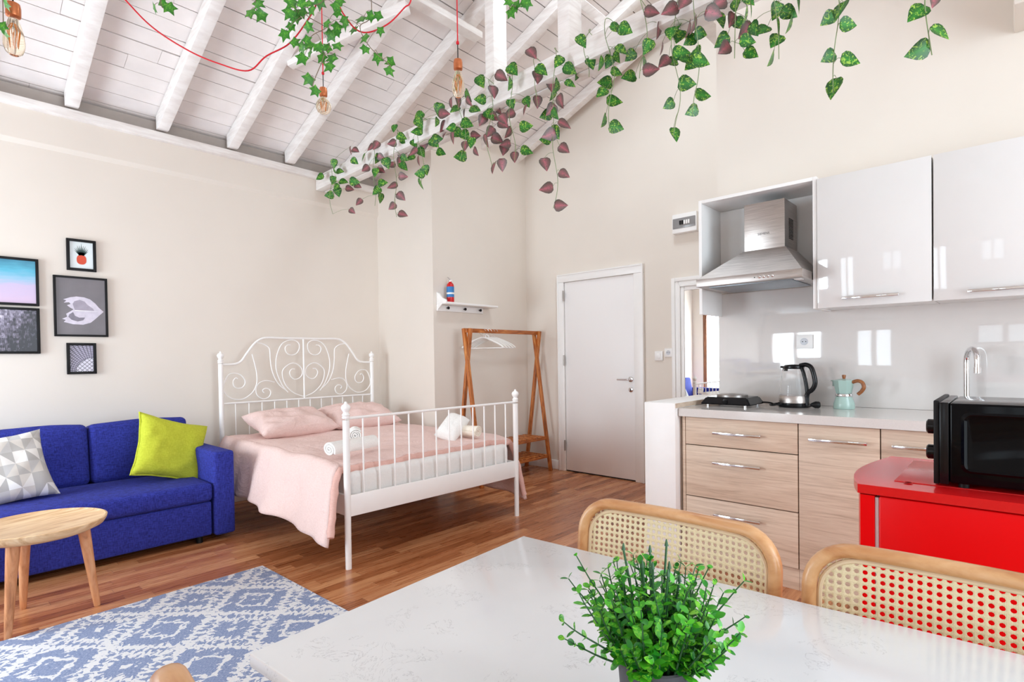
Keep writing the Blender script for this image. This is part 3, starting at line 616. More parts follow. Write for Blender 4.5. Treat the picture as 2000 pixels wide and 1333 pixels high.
outlet('light_switch', XD - .001, 2.452, 1.207, .082, .088, 'white square light switch right beside the door frame', False)
outlet('light_switch', XD - .001, 2.355, 1.235, .078, .080, 'white wall switch against the mirror frame, farther from the door', True)
# fuse box
t = thing('fuse_box', 'small white and grey electrical fuse box high on the wall by the hood', 'fuse box', (XD, 2.16, 2.38))
G().box(-.07, 0, -.11, .12, -.085, .085, .008).build('casing', MT['white'], t)
G().box(-.075, -.069, -.10, .11, -.045, .045, .003).build('window_cover', plain('smoky_cover', '#8d8b8b', .2), t)
for k in range(5): G().box(-.082, -.075, -.05 + k * .02, -.035 + k * .02, -.015, .02, .001).build('breaker', MT['white'] if k < 3 else MT['blackm'], t)
# mirror, hanging on the door wall
t = thing('wall_mirror', 'tall mirror with moulded white frame reflecting the bed and window', 'mirror', (XD, 1.93, 1.1))
g = G(); y0, y1, z0, z1 = -.42, .385, -.98, .808
for off, th, wd in ((0, .03, .035), (.035, .022, .03), (.065, .03, .02), (.085, .018, .035)):
    a, b, c, d2 = y0 + off, y1 - off, z0 + off, z1 - off
    g.box(-th, -.002, a, a + wd, c, d2, .005); g.box(-th, -.002, b - wd, b, c, d2, .005); g.box(-th, -.002, a + wd, b - wd, c, c + wd, .005); g.box(-th, -.002, a + wd, b - wd, d2 - wd, d2, .005)
g.build('frame', MT['white'], t)
G().box(-.012, -.004, y0 + .11, y1 - .11, z0 + .11, z1 - .11).build('glass', MT['mirror'], t)
# tall white side unit
t = thing('side_unit', 'plain white low cabinet standing left of the oak drawer cabinet', 'cabinet')
G().box(2.965, 3.75, 1.452, 1.648, 0, .93, .003).build('body', MT['wpanel'], t)
G().box(2.967, 3.74, 1.4485, 1.4515, .902, .9285).build('board_edge', MT['rawedge'], t)
# wall cabinets
UX = 3.27
for nm, ya, yb, lab, hy in (('wall_cabinet', .297, .787, 'gloss white wall cabinet next to the range hood', (.424, .665)), ('wall_cabinet', -.20, .293, 'gloss white wall cabinet at the right edge of the photo', (-.09, .167)), ('wall_cabinet', -.70, -.204, 'gloss white wall cabinet beyond the right edge', (-.6, -.33))):
    t = thing(nm, lab, 'cabinet', group=None)
    G().box(UX + .02, 3.588, ya, yb, 1.452, 2.128, .001).build('carcass', MT['white'], t)
    dr = G().box(UX, UX + .018, ya + .0015, yb - .0015, 1.445, 2.132, .0015).build('door', MT['gloss'], t)
    G().box(UX + .0185, UX + .0199, ya, yb, 1.455, 2.125).build('shadow_gap', MT['gap'], t)
    handle(dr, hy[0], hy[1], 1.488 if ya > .2 else 1.478, UX)
# open niche around hood
t = thing('hood_niche', 'open white box unit framing the range hood', 'cabinet')
g = G(); g.box(3.28, 3.588, 1.421, 1.44, 1.455, 2.15, .001); g.box(3.28, 3.588, .789, .808, 1.445, 2.15, .001); g.box(3.28, 3.588, .8085, 1.4205, 2.131, 2.15, .001); g.box(3.57, 3.588, .8085, 1.4205, 1.605, 2.13)
g.build('box_panels', MT['white'], t)
# hood
t = thing('range_hood', 'stainless steel chimney range hood over the hot plate', 'range hood', (3.1, 1.08, 1.6))
yl, yr = .300, -.268
g = G(); g.box(0, .468, yr, yl, .0, .045, .003)
b = bmesh.new(); bot = [(.003, yr + .003), (.003, yl - .003), (.466, yl - .003), (.466, yr + .003)]; top = [(.20, -.13), (.20, .10), (.44, .10), (.44, -.13)]
B0 = [b.verts.new((x, y, .044)) for x, y in bot]; B1 = [b.verts.new((x, y, .205)) for x, y in top]
for k in range(4): b.faces.new((B0[k], B0[(k + 1) % 4], B1[(k + 1) % 4], B1[k]))
b.faces.new(B0); b.faces.new(B1[::-1]); g._add(b)
g.build('canopy', MT['steel'], t)
ch = G().box(.205, .44, -.125, .096, .203, .475, .002).build('chimney', MT['steel'], t)
g = G()
for k in range(14):
    g.box(.28, .36, -.1265, -.1248, .262 + k * .0085, .266 + k * .0085)
g.build('vent_slots', MT['blackm'], ch)
g = G()
for k in range(4): g.lathe([(.0075, 0), (.0075, .004), (.005, .006)], n=16, mtx=T(0, 0, 0, 0, -HPI, 0), c=(0, -.075 - k * .022 + .02, .022))
g.build('buttons', MT['chrome'], t)
g = G(); g.lathe([(.003, 0), (.003, .002)], n=8, mtx=T(0, 0, 0, 0, -HPI, 0), c=(0, -.03, .022)); g.build('indicator_light', MT['blackm'], t)
G().box(.04, .40, yr + .06, yl - .06, -.006, .001, .002).build('grease_filter', plain('filter_mesh', '#8f969c', .4, .7, vary=.2, scale=300), t)
G().box(.05, .10, yr + .02, yr + .055, -.004, .001, .001).build('lamp_lens', MT['white'], t)
cu = bpy.data.curves.new('lettering', 'FONT'); cu.body = 'SIEMENS'; cu.size = .0165; cu.extrude = .0004; cu.align_x = 'CENTER'; cu.space_character = 1.05
fo = bpy.data.objects.new('lettering', cu); C.objects.link(fo)
bpy.context.view_layer.update(); me = bpy.data.meshes.new_from_object(fo.evaluated_get(bpy.context.evaluated_depsgraph_get())); bpy.data.objects.remove(fo)
me.materials.append(MT['blackm'].m); fo = bpy.data.objects.new('lettering', me); C.objects.link(fo); fo.parent = ch
fo.matrix_local = Matrix(((0, 0, -1, .2045), (-1, 0, 0, -.012), (0, 1, 0, .289), (0, 0, 0, 1)))

# hot plate
t = thing('hot_plate', 'black electric single hot plate at the left end of the worktop', 'hot plate', (3.33, 1.262, CT), 0)
g = G(); g.prism([(-.12, -.145), (.12, -.145), (.12, .145), (-.12, .145)], .001)
b = bmesh.new(); lo = [(-.125, -.148), (-.125, .148), (.12, .148), (.12, -.148)]; hi = [(-.10, -.12), (-.10, .12), (.105, .12), (.105, -.12)]
A = [b.verts.new((x, y, .012)) for x, y in lo]; B = [b.verts.new((x, y, .055)) for x, y in hi]; b.faces.new(A); b.faces.new(B[::-1])
for k in range(4): b.faces.new((A[k], A[(k + 1) % 4], B[(k + 1) % 4], B[k]))
bmesh.ops.bevel(b, geom=list(b.edges), offset=.006, segments=2, affect='EDGES'); g.bm.free(); g = G(); g._add(b)
g.build('housing', MT['black'], t)
g = G(); g.lathe([(.088, .055), (.088, .066), (.084, .069), (.02, .069), (.018, .067), (0, .067)], n=40); g.build('heating_plate', plain('cast_plate', '#9a9490', .35, .8), t)
g = G(); g.lathe([(.015, 0), (.015, .014), (.012, .016)], n=20, mtx=T(0, 0, 0, 0, -HPI - .35, 0), c=(-.112, .0, .034)); g.build('dial', MT['black'], t)
for sx in (-1, 1):
    for sy in (-1, 1): G().cyl((sx * .1, sy * .11, .0005), (sx * .1, sy * .11, .014), .009, n=12).build('foot', MT['chrome'], t)
pts = cr([(.10, -.14, .02), (.08, -.19, .02), (.04, -.24, .013), (.07, -.28, .012), (.02, -.30, .016), (.05, -.25, .024), (.09, -.23, .018), (.05, -.20, .012), (.0, -.23, .012), (.02, -.27, .02), (.08, -.30, .012), (.07, -.33, .012)], 8)
G().tube(pts, .0045, 8).build('power_cord', MT['blackm'], t)
# kettle
t = thing('electric_kettle', 'glass electric kettle with black handle and steel band', 'kettle', (3.42, .945, CT), -.35)
G().lathe([(.078, .0005), (.080, .004), (.080, .022), (.076, .026)], n=36).build('base', MT['black'], t)
G().lathe([(.0785, .026), (.079, .03), (.077, .066), (.0755, .068)], n=36).build('steel_band', MT['steel'], t)
G().lathe([(.0755, .068), (.0752, .10), (.071, .14), (.061, .19), (.052, .222), (.050, .222), (.059, .19), (.069, .14), (.0732, .10), (.0735, .069)], n=40, capb=False, capt=False).build('glass_body', MT['glass'], t)
g = G(); g.lathe([(.053, .219), (.055, .224), (.054, .234), (.045, .242), (.02, .245), (0, .245)], n=36); g.box(-.03, .03, .03, .066, .224, .236, .004); g.build('lid', MT['black'], t)
g = G(); g.tube(cr([(0, -.04, .238), (0, -.075, .243), (0, -.105, .228), (0, -.122, .185), (0, -.128, .14), (0, -.112, .105), (0, -.085, .085), (0, -.078, .06)], 6), .0125, 12, rs=None); g.tube(cr([(0, -.045, .232), (0, -.062, .19), (0, -.075, .13), (0, -.081, .085), (0, -.080, .04), (0, -.079, .015)], 5), .010, 10)
g.build('handle', MT['black'], t)
G().prism([(-.016, 0), (.016, 0), (0, .022)], .018, T(0, .05, .206)).build('spout', MT['black'], t)
g = G()
for k in range(6): g.box(.0712 - k * .0018, .0722 - k * .0018, -.008, .008 if k % 2 else .012, .115 + k * .014, .1165 + k * .014)
g.build('level_marks', MT['white'], t)
# coiled plug beside the kettle
t = thing('power_plug', 'black plug and short cable lying right of the kettle', 'plug', (3.40, .83, CT), 0)
G().lathe([(.006, -.03), (.012, -.02), (.019, -.005), (.019, .012), (.015, .018)], n=20, mtx=T(0, 0, 0, HPI, 0, .5), c=(0, -.005, .0195)).build('plug_body', MT['blackm'], t)
G().tube(cr([(.0, .015, .012), (-.02, .04, .006), (0, .07, .006), (.03, .08, .006), (.06, .09, .006)], 6), .0035, 8).build('cable', MT['blackm'], t)
# moka pot
MT['aqua'] = plain('aqua_enamel', '#a3bdb5', .25, vary=.02)
t = thing('moka_pot', 'pale turquoise moka coffee pot with wooden handle', 'coffee pot', (3.45, .70, CT), -.35)
G().lathe([(.050, .0005), (.052, .004), (.050, .03), (.040, .062), (.039, .07)], n=8 * 4).build('boiler', MT['aqua'], t)
G().lathe([(.041, .068), (.042, .071), (.042, .080), (.040, .083)], n=32).build('collar', MT['chrome'], t)
g = G(); g.lathe([(.036, .082), (.040, .09), (.051, .150), (.052, .153)], n=8); g.prism([(-.018, 0), (.018, 0), (0, .030)], .006, T(0, .044, .149)); g.prism([(-.014, 0), (.014, 0), (0, .022)], .03, T(0, .043, .122))
g.build('upper_chamber', MT['aqua'], t, ang=20)
G().lathe([(.052, .153), (.050, .157), (.02, .164), (0, .165)], n=8).build('lid', MT['aqua'], t, ang=20)
G().lathe([(.006, .163), (.008, .17), (.010, .182), (.008, .186), (0, .187)], n=16).build('lid_knob', MT['handlew'], t)
G().tube(cr([(0, -.048, .148), (0, -.075, .155), (0, -.098, .146), (0, -.106, .122), (0, -.094, .10), (0, -.076, .084)], 6), .0095, 12).build('handle', MT['handlew'], t)
# faucet
t = thing('faucet', 'chrome swan-neck kitchen faucet rising behind the microwave', 'faucet', (3.52, .185, CT), 0)
G().lathe([(.026, .0005), (.026, .012), (.021, .02), (.019, .07), (.017, .075)], n=24).build('base', MT['chrome'], t)
g = G(); pts = [(0, 0, .07), (0, 0, .24)] + [(-.045 + .045 * math.cos(a), -.022 + .022 * math.cos(a), .26 + .056 * math.sin(a)) for a in [math.pi * k / 14 for k in range(15)]] + [(-.09, -.044, .225)]
g.tube(pts, .0125, 14); g.build('spout', MT['chrome'], t)
G().cyl((-.09, -.044, .228), (-.09, -.044, .20), .0145, n=16).build('nozzle', MT['chrome'], t)
g = G(); g.cyl((0, -.015, .045), (0, -.05, .052), .012, n=14); g.cyl((0, -.05, .052), (-.01, -.115, .072), .0055, n=10); g.build('lever', MT['chrome'], t)

# refrigerator (door faces left, its side panel faces the camera)
FX0, FX1, FZ = 1.868, 2.44, .82
t = thing('mini_fridge', 'bright red refrigerator standing in front of the sink cabinet', 'refrigerator')
G().box(FX0, FX1, -.20, .294, .02, .79, .006).build('body', MT['red'], t)
g = G(); poly = [(FX0 - .004, -.205), (FX0 - .004, .345)]
for k in range(1, 12):
    a = k / 12; poly.append((FX0 - .004 + (FX1 - FX0 + .008) * a, .342 + .045 * math.sin(math.pi * (a ** .8)) - .02 * a * 0))
poly += [(FX1 + .004, .345), (FX1 + .004, -.205)]
g.prism(poly, .026, T(0, 0, FZ - .026)); g.build('top_panel', MT['redtop'], t, ang=25)
G().box(FX0 + .10, FX1 - .06, -.15, .27, FZ - .001, FZ + .0022, .001).build('raised_panel', MT['redtop'], t)
g = G(); poly = [(FX0, .304), (FX0, .339)]
for k in range(1, 12):
    a = k / 12; poly.append((FX0 + (FX1 - FX0) * a, .339 + .042 * math.sin(math.pi * a)))
poly += [(FX1, .339), (FX1, .304)]
g.prism(poly, .74, T(0, 0, .05)); g.build('door', MT['red'], t, ang=25)
G().box(FX0 + .006, FX1 - .006, .2945, .3035, .052, .785, .001).build('door_seal', MT['seal'], t)
g = G(); g.lathe([(.011, 0), (.011, .001), (.0095, .001), (.0095, 0)], n=20, c=(FX0 + .09, .235, FZ + .0022)); g.build('logo_mark', MT['red'], t)
for (x, y) in ((1.92, -.15), (2.38, -.15), (1.92, .25), (2.38, .25)): G().cyl((x, y, 0), (x, y, .022), .018, n=12).build('foot', MT['blackm'], t)
# microwave (its front faces left, embossed side panel towards the camera)
t = thing('microwave', 'black microwave oven standing on the red refrigerator', 'microwave', (1.95, .14, FZ + .003))
G().box(0, .33, -.42, 0, .013, .236, .006, 3).build('body', MT['blackg'], t)
g = G(); e = .028
def rr(x0, y0, x1, y1, r, n=6):
    P = []
    for (cx, cy, a0) in ((x1 - r, y1 - r, 0), (x0 + r, y1 - r, HPI), (x0 + r, y0 + r, 2 * HPI), (x1 - r, y0 + r, 3 * HPI)):
        for k in range(n + 1): a = a0 + HPI * k / n; P.append((cx + r * math.cos(a), cy + r * math.sin(a)))
    return P
out = rr(-.40, .045, -.025, .212, .02); inn = rr(-.385, .058, -.04, .199, .012)
A = [g.bm.verts.new((-.0005, y, z)) for y, z in out]; B = [g.bm.verts.new((-.006, y * .985 - .003, z * .985 + .002)) for y, z in rr(-.395, .05, -.03, .207, .018)]; D = [g.bm.verts.new((-.001, y, z)) for y, z in inn]
for P, Q in ((A, B), (B, D)):
    for k in range(len(P)): g.bm.faces.new((P[k], P[(k + 1) % len(P)], Q[(k + 1) % len(P)], Q[k]))
g.bm.faces.new(D)
g.build('embossed_side_panel', MT['blackg'], t)
G().box(.0, .33, .001, .022, .008, .238, .003).build('control_panel', MT['black'], t)
G().box(.008, .325, .0225, .036, .005, .242, .003).build('door', MT['blackm'], t)
for z in (.165, .092):
    G().lathe([(.021, 0), (.021, .014), (.016, .018)], n=24, mtx=T(0, 0, 0, -HPI, 0, 0), c=(.035, .036, z)).build('knob', MT['black'], t)
for (x, y) in ((.03, -.03), (.3, -.03), (.03, -.38), (.3, -.38)): G().cyl((x, y, 0), (x, y, .014), .012, n=12).build('foot', MT['blackm'], t)
# ------------------------------------------------------------------ sofa
t = thing('sofa', 'royal blue fabric three-seat sofa against the left wall', 'sofa', (0, 0, 0))
def soft(parent, name, x0, x1, y0, y1, z0, z1, mat, bev=.04, puff=.012, seed=0, rot=None):
    g = G(); b = bmesh.new(); bmesh.ops.create_cube(b, size=1)
    bmesh.ops.scale(b, vec=(x1 - x0, y1 - y0, z1 - z0), verts=b.verts)
    bmesh.ops.bevel(b, geom=list(b.edges), offset=bev, segments=4, profile=.5, affect='EDGES')
    bmesh.ops.subdivide_edges(b, edges=[e for e in b.edges if e.calc_length() > .15], cuts=6, use_grid_fill=True)
    hx, hy, hz = (x1 - x0) / 2, (y1 - y0) / 2, (z1 - z0) / 2
    for v in b.verts:
        u, w, q = v.co.x / hx, v.co.y / hy, v.co.z / hz
        k = noise.noise(v.co * 4 + Vector((seed, 0, 0))) * .008
        if abs(w) > .97: v.co.y += math.copysign(puff * (1 - u * u) * (1 - q * q) * 1.5 + k, w)
        if abs(q) > .97: v.co.z += math.copysign(puff * (1 - u * u) * (1 - w * w) * 1.5 + k, q)
    mt = Matrix.Translation(((x0 + x1) / 2, (y0 + y1) / 2, (z0 + z1) / 2))
    if rot: mt = mt @ Euler(rot).to_matrix().to_4x4()
    g._add(b, mt)
    return g.build(name, mat, parent, ang=60)
sf = MT['sofa']
G().box(-.75, 1.348, 3.99, 4.93, .045, .27, .012, 3).build('base', sf, t)
soft(t, 'seat_cushion', -.75, 1.355, 3.975, 4.62, .272, .398, sf, .03, .01, 1)
G().box(-.87, 1.49, 4.76, 4.945, .05, .70, .03, 3).build('back_frame', sf, t)
for (a, b, sd) in ((.802, 1.40, 2), (.19, .798, 5), (-.73, .186, 9)):
    soft(t, 'back_cushion', a, b, 4.585, 4.80, .385, .785, sf, .035, .016, sd, (-.16, 0, 0))
for (a, b) in ((1.36, 1.49), (-.87, -.755)):
    G().box(a, b, 3.965, 4.90, .035, .60, .02, 3).build('armrest', sf, t)
for (x, y) in ((1.28, 4.03), (1.42, 4.8), (-.65, 4.03), (-.8, 4.8)): G().cyl((x, y, 0), (x, y, .05), .02, n=14).build('foot', plain('grey_sofa_foot', '#5b6066', .4) if False else MT['blackm'], t)
def cushion(name, label, mat, w, h, mtx, wr=.014, seed=1, flange=.0):
    g = G(); pillow(g, w, h, .15, .10, 30, wr, seed)
    # stand upright in local XZ: rotate so y -> z
    bmesh.ops.transform(g.bm, matrix=Euler((HPI, 0, 0)).to_matrix().to_4x4(), verts=g.bm.verts)
    o = g.build(name, mat, None, ang=70); o.matrix_world = mtx; tag(o, label, 'cushion')
    return o
c = cushion('cushion', 'lime green linen cushion leaning in the right corner of the blue sofa', MT['lime'], .47, .45, T(1.225, 4.38, .60, -.42, .32, .12), .012, 3)
gg = G(); P = []
for k in range(60):
    a = k / 60 * 4; s_, f_ = int(a), a - int(a); q = [(-1, -1), (1, -1), (1, 1), (-1, 1), (-1, -1)]
    u = q[s_][0] * (1 - f_) + q[s_ + 1][0] * f_; v = q[s_][1] * (1 - f_) + q[s_ + 1][1] * f_
    P.append((u * .235 * (1 - .10 * (1 - v * v) * abs(u) ** 3), .003 * math.sin(k * 1.3), v * .225 * (1 - .10 * (1 - u * u) * abs(v) ** 3)))
gg.tube(P, .006, 6, closed=True); gg.build('hem', MT['lime'], c)
cushion('cushion', 'grey and white triangle patterned cushion at the left edge of the sofa', MT['geo'], .46, .44, T(.34, 4.36, .59, -.50, -.10, .12), .010, 8)

# ------------------------------------------------------------------ round side table and rug
t = thing('side_table', 'round three-legged wooden side table in front of the sofa', 'side table', (.395, 3.44, 0), .35)
R_ = .265
g = G(); g.lathe([(.0, .402), (R_ - .05, .402), (R_ - .012, .42), (R_, .44), (R_ + .002, .451), (R_ - .006, .453), (R_ - .014, .447), (0, .447)], n=72); g.build('tabletop', MT['tablew'], t)
for (x, y) in ((.263, 3.263), (.35, 3.616), (.604, 3.381)):
    dx, dy = x - .395, y - 3.44; r = Matrix.Rotation(-.35, 2) @ Vector((dx, dy)); r2 = r * .78 if True else r
    G().cyl((r.x * 1.0, r.y * 1.0, 0), (r2.x, r2.y, .405), .0135, .0265, 18).build('leg', MT['legw'], t)
g = G(); g.box(-1.1, 1.0, -.86, .86, 0, .009, .003)
o = g.build('rug', MT['rug']); o.location = (.385, 2.385, .0005); o.rotation_euler = (0, 0, math.radians(1.0)); tag(o, 'blue and off-white ikat patterned flat rug on the wood floor', 'rug')

# ------------------------------------------------------------------ bed
BR = math.radians(-1.1)
bed = thing('bed_frame', 'white metal double bed frame with scrolled headboard', 'bed', (2.394, 2.832, 0), BR)
HWD = .71
BL = 1.985
def finial(x, y, z, s=1.0):
    return [(.019 * s, z - .10 * s), (.023 * s, z - .093 * s), (.019 * s, z - .085 * s), (.024 * s, z - .078 * s), (.018 * s, z - .07 * s), (.015 * s, z - .062 * s), (.025 * s, z - .045 * s), (.027 * s, z - .034 * s), (.022 * s, z - .022 * s), (.010 * s, z - .014 * s), (.009 * s, z - .010 * s), (.006 * s, z - .002 * s), (0, z)]
fb = thing('footboard', None, None); fb.parent = bed
del_keys = None
hb_ = thing('headboard', None, None); hb_.parent = bed
wm = MT['wmetal']
for s in (-1, 1):
    o = G().lathe([(.0175, 0), (.0185, .29), (.019, .30), (.020, .86)], c=(s * HWD, 0, 0), n=20).build('post', wm, fb)
    G().lathe(finial(0, 0, .968), c=(s * HWD, 0, 0), n=24).build('finial', wm, o)
    o = G().lathe([(.0175, 0), (.0185, .29), (.019, 1.19)], c=(s * HWD, BL, 0), n=20).build('post', wm, hb_)
    G().lathe(finial(0, 0, 1.295), c=(s * HWD, BL, 0), n=24).build('finial', wm, o)
G().cyl((-HWD, 0, .870), (HWD, 0, .870), .0085, n=12).build('top_rail', wm, fb)
G().box(-HWD, HWD, -.008, .008, .300, .424, .003).build('bottom_panel', wm, fb)
for k in range(12):
    x = -HWD + 2 * HWD * (k + 1) / 13; G().cyl((x, 0, .424), (x, 0, .865), .0052, n=8).build('bar', wm, fb)
G().cyl((-HWD, BL, .862), (HWD, BL, .862), .0085, n=12).build('middle_rail', wm, hb_)
G().cyl((-HWD, BL, .36), (HWD, BL, .36), .0085, n=12).build('bottom_rail', wm, hb_)
G().cyl((0, BL, .86), (0, BL, 1.42), .008, n=10).build('centre_bar', wm, hb_)
for k in range(12):
    x = -HWD + 2 * HWD * (k + 1) / 13; G().cyl((x, BL, .36), (x, BL, .86), .0048, n=8).build('bar', wm, hb_)
HS = HWD / .70
for key in 'ABCDEF':
    for s in (1, -1):
        P = [(s * x * HS, BL, z) for x, z in HB[key]]
        if key == 'A': P[0] = (s * -HWD, BL, P[0][2]); P[-1] = (0, BL, P[-2][2])
        G().tube(cr(P, 7), .0095 if key == 'A' else .0048, 8).build('top_arch' if key == 'A' else 'scroll', wm, hb_)
for s in (-1, 1): G().box(s * (HWD - .012) - .010, s * (HWD - .012) + .010, .0, BL, .30, .42, .003).build('side_rail', wm, bed)
# mattress
def bedthing(o, label, cat, group=None):
    o.matrix_world = Matrix.Translation((2.394, 2.832, 0)) @ Matrix.Rotation(BR, 4, 'Z') @ o.matrix_world
    return tag(o, label, cat, group)
g = G(); g.box(-.675, .675, .03, 1.95, .37, .555, .045, 4)
b = g.bm; bmesh.ops.subdivide_edges(b, edges=[e for e in b.edges if e.calc_length() > .15], cuts=14, use_grid_fill=True)
for v in b.verts: v.co.y += .008 * noise.noise(Vector((v.co.x * 9, v.co.z * 3 + v.co.x * 6, 1)))
bedthing(g.build('mattress', MT['sheet'], ang=60), 'white mattress seen through the bars of the footboard', 'mattress')
# duvet: top sheet with draped sides
def sm(a, b, x): x = max(0, min(1, (x - a) / (b - a))); return x * x * (3 - 2 * x)
def duvet(u, v):
    # u: across (0 left hem .. 1 right hem), v: 0 foot .. 1 head
    y = .085 + v * 1.80
    Ltot = 2 * .70; dl = .36 + .04 * (1 - v) ** 2; dr = .36 + .12 * (1 - v)
    # left corner at the foot hangs lower and swings forward
    tot = dl + Ltot + dr; s = u * tot
    ztop = .585 + .012 * noise.noise(Vector((u * 5, v * 5, 0))) + .010 * noise.noise(Vector((u * 14, v * 9, 3)))
    ztop -= .018 * sm(.12, 0, v)
    R = .05
    if s < dl:
        k = (dl - s); x = -.70 - R * (1 - math.exp(-k / .05)) - .12 * (k / dl) ** 1.3 * (1 - .35 * v) - (.014 * math.sin(v * 17 + 1) + .008 * math.sin(v * 41 + 2.5 * math.sin(v * 9))) * (k / dl)
        z = ztop - max(0, k - .015)
        y -= (k / dl) * .17 * (1 - v) ** 3
        x += .015 * noise.noise(Vector((v * 9, k * 4, 5))) * (k / dl) * 2
    elif s > dl + Ltot:
        k = s - dl - Ltot; x = .70 + R * (1 - math.exp(-k / .05)) + .06 * (k / dr) + .012 * math.sin(v * 19) * (k / dr)
        z = ztop - max(0, k - .015); y -= (k / dr) * .08 * (1 - v) ** 3
    else:
        x = s - dl - .70; z = ztop; e = min(abs(x - .70), abs(x + .70)); z -= .03 * math.exp(-e / .05) * 0.3
        y += .025 * math.sin(x * 3.0 + 1.0) * (1 - v) * .6
    z = max(z, .045)
    return (x, y, z)
g = G(); g.grid(duvet, 130, 70); o = g.build('duvet', MT['pink'], ang=80)
md = o.modifiers.new('thickness', 'SOLIDIFY'); md.thickness = .022; md.offset = 1
bedthing(o, 'pale pink duvet draped over the mattress and down both sides', 'duvet')
random.seed(4)
g = G(); P = []; rs = []
for i in range(91):
    u = .185 + .63 * i / 90 if False else i / 90
    p = Vector(duvet(.02 + .96 * u, 0)); a = .010 * noise.noise(Vector((u * 30, 0, 0)))
    P.append((p[0], p[1] - .006 + a, p[2] - .004 + a * .7)); rs.append(.021 + .007 * noise.noise(Vector((u * 44, 5, 0))))
g.tube(P, .02, 10, rs=rs); o2 = g.build('rolled_hem', MT['pinkd'], o, ang=80)
for nm, x, y, lab, sd, rz in (('pillow', -.30, 1.60, 'pink pillow on the left side of the bed, nearer the sofa', 4, .04), ('pillow', .34, 1.62, 'pink pillow on the right side of the bed, by the alcove wall', 11, -.06)):
    g = G(); pillow(g, .66, .42, .17, .09, 34, .022, sd); o = g.build(nm, MT['pink'], ang=70); o.matrix_world = T(x, y, .70, .28, 0, rz)
    bedthing(o, lab, 'pillow', 'pillows on the bed')
def roll(name, label, mat, L, r, mtx, turns=3.2, seed=0, squash=.85):
    g = G(); N = 90; n2 = 14
    def f(u, v):
        a = v * turns * 2 * math.pi; rr_ = r * (.16 + .84 * v) + .002 * noise.noise(Vector((a, u * 6, seed)))
        return Vector(((u - .5) * L * (1 + .02 * math.sin(a)), rr_ * math.cos(a), rr_ * math.sin(a) * squash))
    g.grid(f, n2, N); o = g.build(name, mat, ang=80); md = o.modifiers.new('thickness', 'SOLIDIFY'); md.thickness = r * .84 / turns * .72; md.offset = -1
    b = o.modifiers.new('round', 'BEVEL'); b.width = .003; b.segments = 2
    o.matrix_world = mtx
    return bedthing(o, label, 'towel', None)
roll('rolled_towel', 'long white rolled towel lying on the duvet behind the left bedpost', MT['towel'], .36, .058, T(-.52, .27, .665, 0, 0, .22), 2.6, 1)
roll('coiled_towel', 'small white towel coiled into a rosette on top of the long rolled towel', MT['towel'], .07, .046, T(-.42, .40, .715, 0, -.15, 1.15), 3.4, 2, 1.0)
roll('rolled_towel', 'cream rolled towel near the right end of the footboard', MT['towelc'], .15, .055, T(.46, .24, .66, 0, 0, 1.85), 3.0, 3)
g = G(); pillow(g, .27, .17, .11, .0, 18, .006, 2); o = g.build('folded_towel', MT['towel'], ang=70); o.matrix_world = T(.37, .34, .685, .35, -.55, .3); bedthing(o, 'white folded towel propped on the cream rolled towel', 'towel')

# ------------------------------------------------------------------ clothes rack
t = thing('clothes_rack', 'brown wooden A-frame clothes rack with two slatted shelves beside the door', 'clothes rack', (0, 0, 0))
YC, ZT = 3.85, 1.475; XA, XB = 3.575, 4.60
G().bar((XA - .02, YC, ZT), (XB + .02, YC, ZT), .028, .040, .003).build('top_bar', MT['rackwh'], t)
for X in (XA, XB):
    for s in (-1, 1):
        xo = X + s * .016
        G().bar((xo, YC - s * .028, ZT + .02), (xo, YC + s * .185, .0), .030, .036, .003, up=(1, 0, 0)).build('leg', MT['rackw'], t)
for z in (.155, .345):
    hw = .185 * (1 - z / ZT) + .0; sh = thing('shelf', None, None); sh.parent = t
    for s in (-1, 1): G().bar((XA + .03, YC + s * (hw - .01), z), (XB - .03, YC + s * (hw - .01), z), .02, .028, .002).build('rail', MT['rackwh'], sh)
    for k in range(13):
        x = XA + .07 + (XB - XA - .14) * k / 12; G().box(x - .022, x + .022, YC - hw - .004, YC + hw + .004, z + .0145, z + .0245, .002).build('slat', MT['rackw'], sh)
def hanger(rz):
    t = thing('clothes_hanger', '', 'clothes hanger', (0, 0, 0), rz, 'white hangers on the clothes rack')
    g = G(); g.tube(cr([(-.0, -.205, -.155), (0, -.17, -.125), (0, -.07, -.075), (0, 0, -.055), (0, .07, -.075), (0, .17, -.125), (0, .205, -.155)], 5), .0085, 8)
    g.build('shoulder', MT['hangw'], t)
    G().cyl((0, -.19, -.158), (0, .19, -.158), .0055, n=8).build('trouser_bar', MT['hangw'], t)
    P = [(0, 0, -.052), (0, 0, -.02)] + [(0, .022 * math.cos(a) * 1 - .0, .022 * math.sin(a) + .0) for a in [-HPI + 1.1 * HPI * k / 8 * 2 for k in range(1, 13)]]
    G().tube([(0, 0, -.055), (0, .0, -.040)] + [(0, .032 * math.sin(a), -.032 * math.cos(a)) for a in [.0 + k * .34 for k in range(14)]], .0020, 6).build('hook', MT['chrome'], t)
    return t
h0 = hanger(.9)
labs = ['white wooden clothes hanger on the rack, nearest the left end', 'white clothes hanger, second from the left end of the rack', 'white clothes hanger, third from the left on the rack', 'white clothes hanger, fourth from the left on the rack', 'white clothes hanger, last and farthest right on the rack']
for k in range(5):
    hh = h0 if k == 0 else dup(h0)
    hh.location = (3.78 + k * .042, YC, ZT + .0222 - .032); hh.rotation_euler = (0, 0, .62 + .03 * k); hh['label'] = labs[k]

